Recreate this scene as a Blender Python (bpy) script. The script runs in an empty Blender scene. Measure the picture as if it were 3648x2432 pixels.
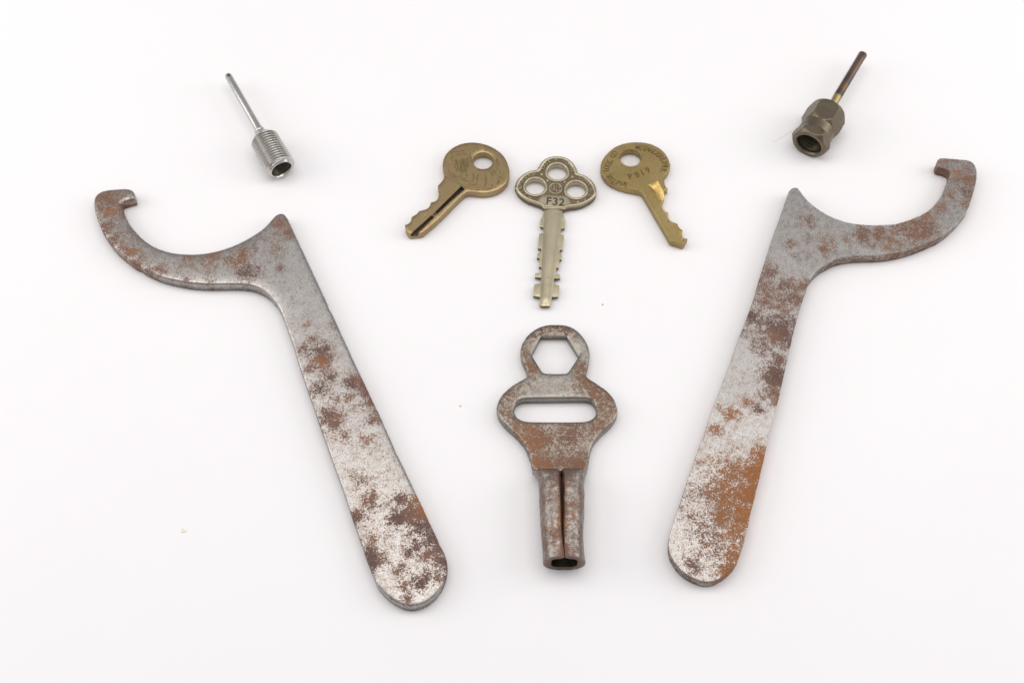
import bpy, bmesh, math, random
import numpy as np
from mathutils import Vector, Matrix, geometry

# ------------------------------------------------------------------ scene, camera, light  (1 unit = 1 cm)
scene = bpy.context.scene
scene.unit_settings.scale_length = 0.01
COL = scene.collection
rnd = random.Random(7)

cam_d = bpy.data.cameras.new('camera')
cam = bpy.data.objects.new('camera', cam_d); COL.objects.link(cam)
cam.location = (0, -23.1967, 41.0)
cam.rotation_euler = (math.radians(90 - 60.5), 0, 0)
cam_d.sensor_width = 36.0
cam_d.lens = 53.289
cam_d.clip_start = 1.0; cam_d.clip_end = 1000.0
cam_d.dof.use_dof = True
cam_d.dof.focus_distance = 46.0
cam_d.dof.aperture_fstop = 0.25
scene.camera = cam

world = bpy.data.worlds.new('World'); scene.world = world; world.use_nodes = True
bg = world.node_tree.nodes['Background']
bg.inputs[0].default_value = (0.95, 0.965, 1.0, 1); bg.inputs[1].default_value = 0.495

def area(name, loc, target, sx, sy, power, col):
    l = bpy.data.lights.new(name, 'AREA'); l.shape = 'RECTANGLE'; l.size = sx; l.size_y = sy
    l.energy = power; l.color = col
    o = bpy.data.objects.new(name, l); COL.objects.link(o)
    o.location = loc
    o.rotation_euler = (Vector(target) - Vector(loc)).to_track_quat('-Z', 'Y').to_euler()
    return o
area('softbox_overhead', (0, 15, 78), (0, 3, 0), 112, 44, 36900, (1.0, 0.955, 0.925))
area('softbox_side', (-66, 8, 34), (0, 3, 0), 44, 44, 16000, (1.0, 0.97, 0.95))
area('softbox_side', (66, 8, 34), (0, 3, 0), 44, 44, 16000, (1.0, 0.97, 0.95))

scene.view_settings.view_transform = 'Standard'
scene.view_settings.look = 'None'
scene.view_settings.exposure = 0.0
scene.view_settings.gamma = 1.0
scene.render.engine = 'CYCLES'

# ------------------------------------------------------------------ traced outlines in cm, local to each thing
D = {}
D['hook_spanner_left'] = {'loc': [-7.4139,0.6661],'outline': [[-5.24,4.291],[-5.184,4.317],[-5.129,4.342],[-5.072,4.365],[-5.015,4.386],[-4.957,4.406],[-4.899,4.425],[-4.84,4.443],[-4.851,4.502],[-4.862,4.561],[-4.877,4.618],[-4.896,4.673],[-4.923,4.723],[-4.958,4.765],[-5.003,4.798],[-5.054,4.822],[-5.11,4.837],[-5.168,4.845],[-5.227,4.848],[-5.286,4.846],[-5.346,4.843],[-5.406,4.839],[-5.466,4.835],[-5.525,4.829],[-5.585,4.822],[-5.644,4.814],[-5.704,4.805],[-5.763,4.795],[-5.821,4.783],[-5.879,4.769],[-5.934,4.75],[-5.986,4.725],[-6.033,4.693],[-6.074,4.653],[-6.109,4.607],[-6.136,4.556],[-6.154,4.501],[-6.164,4.444],[-6.167,4.386],[-6.164,4.327],[-6.157,4.268],[-6.147,4.209],[-6.134,4.15],[-6.119,4.092],[-6.104,4.034],[-6.087,3.977],[-6.068,3.92],[-6.048,3.864],[-6.028,3.807],[-6.006,3.751],[-5.985,3.695],[-5.962,3.64],[-5.94,3.584],[-5.916,3.529],[-5.893,3.474],[-5.868,3.419],[-5.843,3.365],[-5.815,3.312],[-5.785,3.261],[-5.752,3.211],[-5.719,3.161],[-5.686,3.111],[-5.653,3.061],[-5.62,3.011],[-5.587,2.961],[-5.553,2.912],[-5.518,2.863],[-5.483,2.815],[-5.447,2.767],[-5.41,2.719],[-5.374,2.671],[-5.336,2.624],[-5.298,2.579],[-5.258,2.534],[-5.216,2.491],[-5.174,2.449],[-5.131,2.407],[-5.088,2.365],[-5.044,2.324],[-5.001,2.283],[-4.956,2.242],[-4.911,2.203],[-4.866,2.164],[-4.82,2.125],[-4.774,2.086],[-4.729,2.048],[-4.682,2.009],[-4.635,1.972],[-4.587,1.937],[-4.538,1.903],[-4.487,1.871],[-4.436,1.84],[-4.384,1.81],[-4.333,1.779],[-4.281,1.749],[-4.229,1.719],[-4.177,1.689],[-4.125,1.66],[-4.072,1.632],[-4.018,1.605],[-3.965,1.577],[-3.911,1.55],[-3.858,1.523],[-3.804,1.497],[-3.749,1.472],[-3.694,1.45],[-3.638,1.43],[-3.581,1.411],[-3.524,1.393],[-3.466,1.375],[-3.409,1.358],[-3.351,1.341],[-3.294,1.325],[-3.236,1.31],[-3.177,1.296],[-3.119,1.283],[-3.06,1.27],[-3.002,1.257],[-2.943,1.245],[-2.884,1.232],[-2.826,1.221],[-2.767,1.21],[-2.707,1.201],[-2.648,1.194],[-2.588,1.188],[-2.529,1.182],[-2.469,1.177],[-2.409,1.172],[-2.349,1.167],[-2.29,1.164],[-2.23,1.162],[-2.17,1.161],[-2.11,1.161],[-2.05,1.161],[-1.99,1.161],[-1.93,1.161],[-1.87,1.162],[-1.81,1.162],[-1.75,1.163],[-1.69,1.164],[-1.63,1.165],[-1.57,1.166],[-1.51,1.167],[-1.45,1.167],[-1.39,1.168],[-1.33,1.168],[-1.27,1.167],[-1.21,1.167],[-1.15,1.165],[-1.091,1.163],[-1.031,1.157],[-0.972,1.149],[-0.913,1.139],[-0.854,1.127],[-0.796,1.114],[-0.738,1.099],[-0.681,1.081],[-0.626,1.06],[-0.571,1.035],[-0.518,1.009],[-0.465,0.981],[-0.414,0.95],[-0.364,0.917],[-0.317,0.881],[-0.27,0.843],[-0.225,0.804],[-0.182,0.763],[-0.14,0.72],[-0.1,0.675],[-0.061,0.63],[-0.023,0.584],[0.013,0.536],[0.047,0.487],[0.079,0.437],[0.111,0.386],[0.141,0.334],[0.169,0.281],[0.197,0.228],[0.222,0.174],[0.247,0.119],[0.272,0.065],[0.296,0.01],[0.318,-0.046],[0.34,-0.102],[0.361,-0.158],[0.382,-0.214],[0.402,-0.271],[0.423,-0.327],[0.443,-0.383],[0.464,-0.44],[0.485,-0.496],[0.507,-0.552],[0.529,-0.608],[0.551,-0.663],[0.573,-0.719],[0.595,-0.775],[0.617,-0.831],[0.639,-0.886],[0.66,-0.942],[0.68,-0.999],[0.7,-1.056],[0.719,-1.113],[0.737,-1.17],[0.755,-1.227],[0.774,-1.284],[0.792,-1.341],[0.81,-1.398],[0.829,-1.455],[0.847,-1.512],[0.866,-1.569],[0.885,-1.626],[0.905,-1.683],[0.925,-1.739],[0.945,-1.796],[0.966,-1.852],[0.986,-1.908],[1.007,-1.965],[1.027,-2.021],[1.048,-2.077],[1.069,-2.133],[1.09,-2.19],[1.111,-2.246],[1.133,-2.302],[1.154,-2.358],[1.175,-2.414],[1.196,-2.47],[1.218,-2.526],[1.239,-2.582],[1.26,-2.638],[1.281,-2.694],[1.302,-2.751],[1.324,-2.807],[1.345,-2.863],[1.366,-2.919],[1.387,-2.975],[1.408,-3.031],[1.429,-3.087],[1.45,-3.144],[1.471,-3.2],[1.491,-3.256],[1.512,-3.313],[1.532,-3.369],[1.553,-3.425],[1.573,-3.482],[1.593,-3.538],[1.614,-3.595],[1.635,-3.651],[1.656,-3.707],[1.677,-3.763],[1.698,-3.819],[1.719,-3.875],[1.741,-3.931],[1.762,-3.988],[1.783,-4.044],[1.805,-4.1],[1.826,-4.156],[1.847,-4.212],[1.869,-4.268],[1.89,-4.324],[1.911,-4.38],[1.933,-4.436],[1.954,-4.492],[1.975,-4.548],[1.997,-4.604],[2.018,-4.66],[2.039,-4.716],[2.061,-4.772],[2.082,-4.828],[2.103,-4.884],[2.125,-4.941],[2.146,-4.997],[2.167,-5.053],[2.189,-5.109],[2.21,-5.165],[2.232,-5.221],[2.253,-5.277],[2.275,-5.332],[2.298,-5.388],[2.32,-5.443],[2.343,-5.499],[2.366,-5.555],[2.388,-5.61],[2.41,-5.666],[2.431,-5.722],[2.453,-5.778],[2.473,-5.834],[2.494,-5.891],[2.515,-5.947],[2.536,-6.003],[2.557,-6.059],[2.577,-6.116],[2.598,-6.172],[2.618,-6.228],[2.639,-6.285],[2.659,-6.341],[2.68,-6.398],[2.7,-6.454],[2.72,-6.51],[2.741,-6.567],[2.761,-6.623],[2.782,-6.68],[2.802,-6.736],[2.822,-6.793],[2.843,-6.849],[2.863,-6.905],[2.883,-6.962],[2.904,-7.018],[2.924,-7.075],[2.945,-7.131],[2.966,-7.187],[2.987,-7.243],[3.008,-7.299],[3.03,-7.355],[3.051,-7.411],[3.073,-7.467],[3.095,-7.523],[3.117,-7.579],[3.139,-7.635],[3.16,-7.691],[3.182,-7.746],[3.204,-7.802],[3.226,-7.858],[3.248,-7.914],[3.271,-7.969],[3.293,-8.025],[3.315,-8.081],[3.338,-8.137],[3.36,-8.192],[3.383,-8.248],[3.406,-8.303],[3.429,-8.358],[3.452,-8.414],[3.476,-8.469],[3.499,-8.524],[3.522,-8.579],[3.546,-8.634],[3.571,-8.689],[3.598,-8.742],[3.628,-8.793],[3.662,-8.841],[3.699,-8.888],[3.738,-8.933],[3.779,-8.977],[3.82,-9.02],[3.863,-9.062],[3.907,-9.103],[3.952,-9.142],[3.999,-9.179],[4.047,-9.214],[4.097,-9.247],[4.148,-9.278],[4.201,-9.306],[4.254,-9.333],[4.309,-9.356],[4.365,-9.376],[4.423,-9.392],[4.481,-9.403],[4.54,-9.409],[4.599,-9.41],[4.658,-9.407],[4.717,-9.399],[4.775,-9.387],[4.832,-9.371],[4.888,-9.35],[4.942,-9.325],[4.994,-9.297],[5.044,-9.265],[5.093,-9.231],[5.14,-9.194],[5.186,-9.155],[5.229,-9.115],[5.27,-9.072],[5.307,-9.025],[5.342,-8.977],[5.374,-8.927],[5.405,-8.875],[5.433,-8.823],[5.457,-8.769],[5.479,-8.713],[5.499,-8.657],[5.517,-8.6],[5.534,-8.542],[5.547,-8.484],[5.558,-8.426],[5.566,-8.366],[5.571,-8.307],[5.575,-8.247],[5.575,-8.188],[5.57,-8.129],[5.561,-8.07],[5.548,-8.012],[5.532,-7.954],[5.513,-7.897],[5.492,-7.842],[5.469,-7.786],[5.444,-7.732],[5.419,-7.677],[5.393,-7.623],[5.368,-7.569],[5.343,-7.514],[5.317,-7.46],[5.292,-7.406],[5.266,-7.351],[5.241,-7.297],[5.215,-7.243],[5.189,-7.189],[5.164,-7.135],[5.138,-7.08],[5.112,-7.026],[5.087,-6.972],[5.061,-6.918],[5.035,-6.864],[5.01,-6.809],[4.984,-6.755],[4.958,-6.701],[4.933,-6.647],[4.908,-6.592],[4.883,-6.538],[4.858,-6.483],[4.834,-6.428],[4.809,-6.373],[4.784,-6.319],[4.76,-6.264],[4.735,-6.209],[4.711,-6.155],[4.686,-6.1],[4.661,-6.045],[4.636,-5.991],[4.611,-5.936],[4.585,-5.882],[4.56,-5.828],[4.534,-5.774],[4.508,-5.72],[4.483,-5.665],[4.457,-5.611],[4.431,-5.557],[4.406,-5.503],[4.38,-5.449],[4.354,-5.394],[4.329,-5.34],[4.303,-5.286],[4.277,-5.232],[4.252,-5.178],[4.226,-5.123],[4.2,-5.069],[4.174,-5.015],[4.149,-4.961],[4.123,-4.907],[4.097,-4.852],[4.072,-4.798],[4.046,-4.744],[4.02,-4.69],[3.995,-4.636],[3.969,-4.581],[3.943,-4.527],[3.918,-4.473],[3.892,-4.418],[3.868,-4.364],[3.843,-4.309],[3.819,-4.254],[3.795,-4.199],[3.772,-4.144],[3.748,-4.089],[3.724,-4.034],[3.701,-3.979],[3.677,-3.923],[3.654,-3.868],[3.63,-3.813],[3.606,-3.758],[3.583,-3.703],[3.559,-3.648],[3.534,-3.593],[3.509,-3.539],[3.484,-3.484],[3.458,-3.43],[3.432,-3.376],[3.406,-3.322],[3.381,-3.268],[3.355,-3.214],[3.329,-3.16],[3.303,-3.106],[3.277,-3.051],[3.251,-2.997],[3.226,-2.943],[3.2,-2.889],[3.175,-2.834],[3.149,-2.78],[3.124,-2.726],[3.099,-2.671],[3.074,-2.617],[3.048,-2.563],[3.023,-2.508],[2.998,-2.454],[2.972,-2.399],[2.947,-2.345],[2.922,-2.291],[2.896,-2.236],[2.871,-2.182],[2.845,-2.128],[2.82,-2.073],[2.795,-2.019],[2.769,-1.965],[2.744,-1.91],[2.718,-1.856],[2.693,-1.802],[2.667,-1.747],[2.642,-1.693],[2.616,-1.639],[2.591,-1.584],[2.566,-1.53],[2.542,-1.475],[2.517,-1.421],[2.492,-1.366],[2.468,-1.311],[2.444,-1.256],[2.419,-1.201],[2.395,-1.147],[2.37,-1.092],[2.346,-1.037],[2.321,-0.982],[2.297,-0.928],[2.272,-0.873],[2.248,-0.818],[2.223,-0.764],[2.198,-0.709],[2.173,-0.654],[2.148,-0.6],[2.123,-0.545],[2.098,-0.491],[2.073,-0.436],[2.048,-0.382],[2.024,-0.327],[1.999,-0.273],[1.974,-0.218],[1.949,-0.163],[1.924,-0.109],[1.899,-0.054],[1.874,0.0],[1.849,0.055],[1.824,0.109],[1.799,0.164],[1.774,0.218],[1.749,0.273],[1.724,0.327],[1.699,0.382],[1.674,0.436],[1.649,0.491],[1.623,0.545],[1.598,0.6],[1.573,0.654],[1.548,0.709],[1.523,0.763],[1.498,0.818],[1.473,0.872],[1.448,0.927],[1.423,0.981],[1.398,1.036],[1.373,1.09],[1.348,1.145],[1.323,1.199],[1.298,1.254],[1.272,1.308],[1.247,1.363],[1.222,1.417],[1.197,1.471],[1.172,1.526],[1.147,1.58],[1.122,1.635],[1.097,1.689],[1.072,1.744],[1.047,1.798],[1.022,1.853],[0.997,1.907],[0.972,1.962],[0.947,2.016],[0.921,2.071],[0.896,2.125],[0.871,2.18],[0.846,2.234],[0.821,2.289],[0.795,2.343],[0.77,2.397],[0.744,2.452],[0.719,2.506],[0.694,2.56],[0.668,2.615],[0.643,2.669],[0.617,2.723],[0.592,2.777],[0.566,2.832],[0.54,2.886],[0.515,2.94],[0.489,2.994],[0.464,3.049],[0.438,3.103],[0.413,3.157],[0.388,3.212],[0.363,3.266],[0.338,3.321],[0.314,3.376],[0.289,3.43],[0.264,3.485],[0.239,3.54],[0.214,3.594],[0.188,3.648],[0.161,3.701],[0.13,3.752],[0.096,3.798],[0.056,3.837],[0.01,3.864],[-0.04,3.876],[-0.093,3.872],[-0.143,3.853],[-0.189,3.822],[-0.231,3.782],[-0.269,3.737],[-0.303,3.688],[-0.336,3.638],[-0.368,3.588],[-0.4,3.537],[-0.433,3.487],[-0.467,3.438],[-0.503,3.39],[-0.541,3.343],[-0.58,3.299],[-0.622,3.255],[-0.664,3.213],[-0.708,3.172],[-0.753,3.132],[-0.798,3.093],[-0.844,3.055],[-0.891,3.018],[-0.939,2.981],[-0.987,2.945],[-1.035,2.91],[-1.084,2.875],[-1.133,2.841],[-1.183,2.808],[-1.234,2.776],[-1.285,2.744],[-1.336,2.714],[-1.389,2.684],[-1.441,2.655],[-1.494,2.628],[-1.548,2.601],[-1.602,2.575],[-1.657,2.551],[-1.712,2.527],[-1.768,2.505],[-1.824,2.484],[-1.88,2.464],[-1.937,2.446],[-1.995,2.429],[-2.052,2.413],[-2.11,2.397],[-2.168,2.382],[-2.227,2.368],[-2.285,2.355],[-2.344,2.344],[-2.403,2.334],[-2.462,2.325],[-2.522,2.319],[-2.582,2.315],[-2.641,2.312],[-2.701,2.31],[-2.761,2.31],[-2.821,2.311],[-2.881,2.312],[-2.941,2.315],[-3.001,2.317],[-3.061,2.321],[-3.121,2.326],[-3.18,2.331],[-3.24,2.339],[-3.299,2.348],[-3.358,2.359],[-3.416,2.372],[-3.474,2.387],[-3.532,2.403],[-3.589,2.421],[-3.646,2.44],[-3.702,2.46],[-3.758,2.482],[-3.813,2.505],[-3.868,2.53],[-3.922,2.555],[-3.975,2.583],[-4.028,2.612],[-4.079,2.642],[-4.13,2.674],[-4.179,2.708],[-4.227,2.744],[-4.274,2.781],[-4.32,2.819],[-4.366,2.858],[-4.41,2.899],[-4.453,2.94],[-4.495,2.983],[-4.536,3.026],[-4.577,3.071],[-4.616,3.116],[-4.656,3.161],[-4.694,3.207],[-4.733,3.253],[-4.771,3.299],[-4.808,3.346],[-4.844,3.394],[-4.879,3.443],[-4.912,3.493],[-4.944,3.543],[-4.975,3.595],[-5.004,3.647],[-5.032,3.7],[-5.06,3.753],[-5.086,3.807],[-5.111,3.861],[-5.137,3.916],[-5.161,3.97],[-5.186,4.025],[-5.21,4.079],[-5.23,4.134],[-5.243,4.187],[-5.246,4.239]],'blobs': [[-5.68,4.37,0.45,0.9,0.5],[-5.52,3.95,0.17,0.8,0.9],[-5.64,3.28,0.28,0.8,0.3],[-5.34,2.83,0.24,0.8,0.3],[-4.96,2.58,0.21,0.8,0.6],[-4.72,2.3,0.2,0.8,0.7],[-4.51,1.93,0.24,0.8,0.4],[-4.06,1.65,0.24,0.7,0.4],[-3.73,1.73,0.17,0.7,0.3],[-4.5,2.99,0.21,0.5,0.4],[-4.76,3.2,0.17,0.4,0.3],[-2.89,2.13,0.2,0.8,0.6],[-2.08,2.22,0.31,0.8,0.6],[-1.39,2.09,0.27,1,0.4],[-1.13,2.26,0.27,1,0.5],[-1.21,1.99,0.17,1.1,1],[-0.91,1.65,0.27,1.1,0.1],[-0.81,2.5,0.14,0.8,0.2],[-5.32,3.49,1.31,0.22,-1],[-2.73,1.85,1.7,0.1,-1],[-0.43,2.91,0.21,0.7,0.3],[-0.03,3.49,0.31,0.9,0.5],[0.24,3.07,0.24,0.8,0.3],[-0.05,2.42,0.21,0.7,0.5],[0.13,1.77,0.15,0.8,0.2],[-2.1,1.73,0.17,0.5,0.3],[-2.74,1.93,0.17,0.4,0.3],[-2.09,1.25,0.14,0.6,0.3],[-2.84,1.33,0.14,0.6,0.2],[-3.04,1.89,0.14,0.5,0.2],[1.99,-2.75,1.43,0.16,-1],[1.05,-0.3,0.13,0.7,0.7],[1.8,-0.3,0.11,0.7,0.3],[1.25,-0.85,0.16,0.6,0.3],[1.01,-1.18,0.21,0.8,0.2],[1.59,-1.27,0.26,1,0.1],[1.55,-1.54,0.18,1.2,1],[1.81,-1.45,0.18,1,0.4],[1.31,-1.84,0.21,0.9,0.3],[1.74,-1.93,0.16,0.8,0.6],[1.9,-2.14,0.16,0.8,0.2],[2.54,-2.34,0.21,0.9,0.1],[2.67,-2.25,0.13,0.9,0.5],[1.56,-2.52,0.23,1,0.1],[2.91,-2.4,0.18,1,0.3],[3.03,-2.69,0.16,1,0.3],[3.17,-2.96,0.18,1,0.3],[2.1,-2.81,0.16,0.6,0.4],[2.46,-2.84,0.13,0.7,0.4],[2.01,-3.51,0.28,1,0.2],[2.04,-3.59,0.12,1,1],[2.24,-3.42,0.1,0.8,0.9],[3.3,-3.51,0.21,0.9,0.4],[3.2,-3.62,0.15,0.8,0.2],[2.74,-3.19,0.13,0.6,0.4],[2.46,-4.13,0.2,0.6,0.5],[3.05,-4.25,0.2,0.7,0.7],[3.3,-4.19,0.15,0.7,0.6],[1.96,-0.36,0.11,0.6,0.2],[4.05,-7.44,1.79,0.31,-1],[2.93,-5.62,0.21,0.6,0.3],[3.32,-6.21,0.23,0.7,0.5],[4.18,-6.18,0.16,1,0.2],[4.55,-6.21,0.16,1,0.8],[4.76,-6.55,0.23,1.2,0.9],[4.48,-6.61,0.21,1,0.3],[4.12,-6.74,0.21,1,0.1],[2.91,-6.69,0.18,1.1,0.2],[2.98,-6.56,0.09,1,1],[3.46,-7.41,0.15,0.6,0.7],[4.8,-7.05,0.26,0.8,0.1],[5.07,-7.38,0.26,0.9,0.1],[4.69,-7.55,0.18,0.8,0.1],[5.21,-7.71,0.23,0.9,0.3],[3.38,-7.9,0.2,1,0.1],[3.46,-8.14,0.15,1,0.1],[3.76,-8.01,0.15,0.7,0.4],[5.01,-7.87,0.13,0.9,0.7],[5.45,-8.14,0.23,1,0.1],[5.25,-8.47,0.2,0.8,0.4],[5.05,-8.55,0.15,0.8,0.1],[4.28,-8.28,0.13,0.7,0.3],[4.8,-8.76,0.15,0.9,0.1],[4.35,-8.84,0.15,0.9,0.6],[4.44,-9.13,0.15,0.8,0.2],[5.48,-8.55,0.15,1,0.1],[4.5,-7.82,0.09,0.8,0.1]]}
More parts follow.
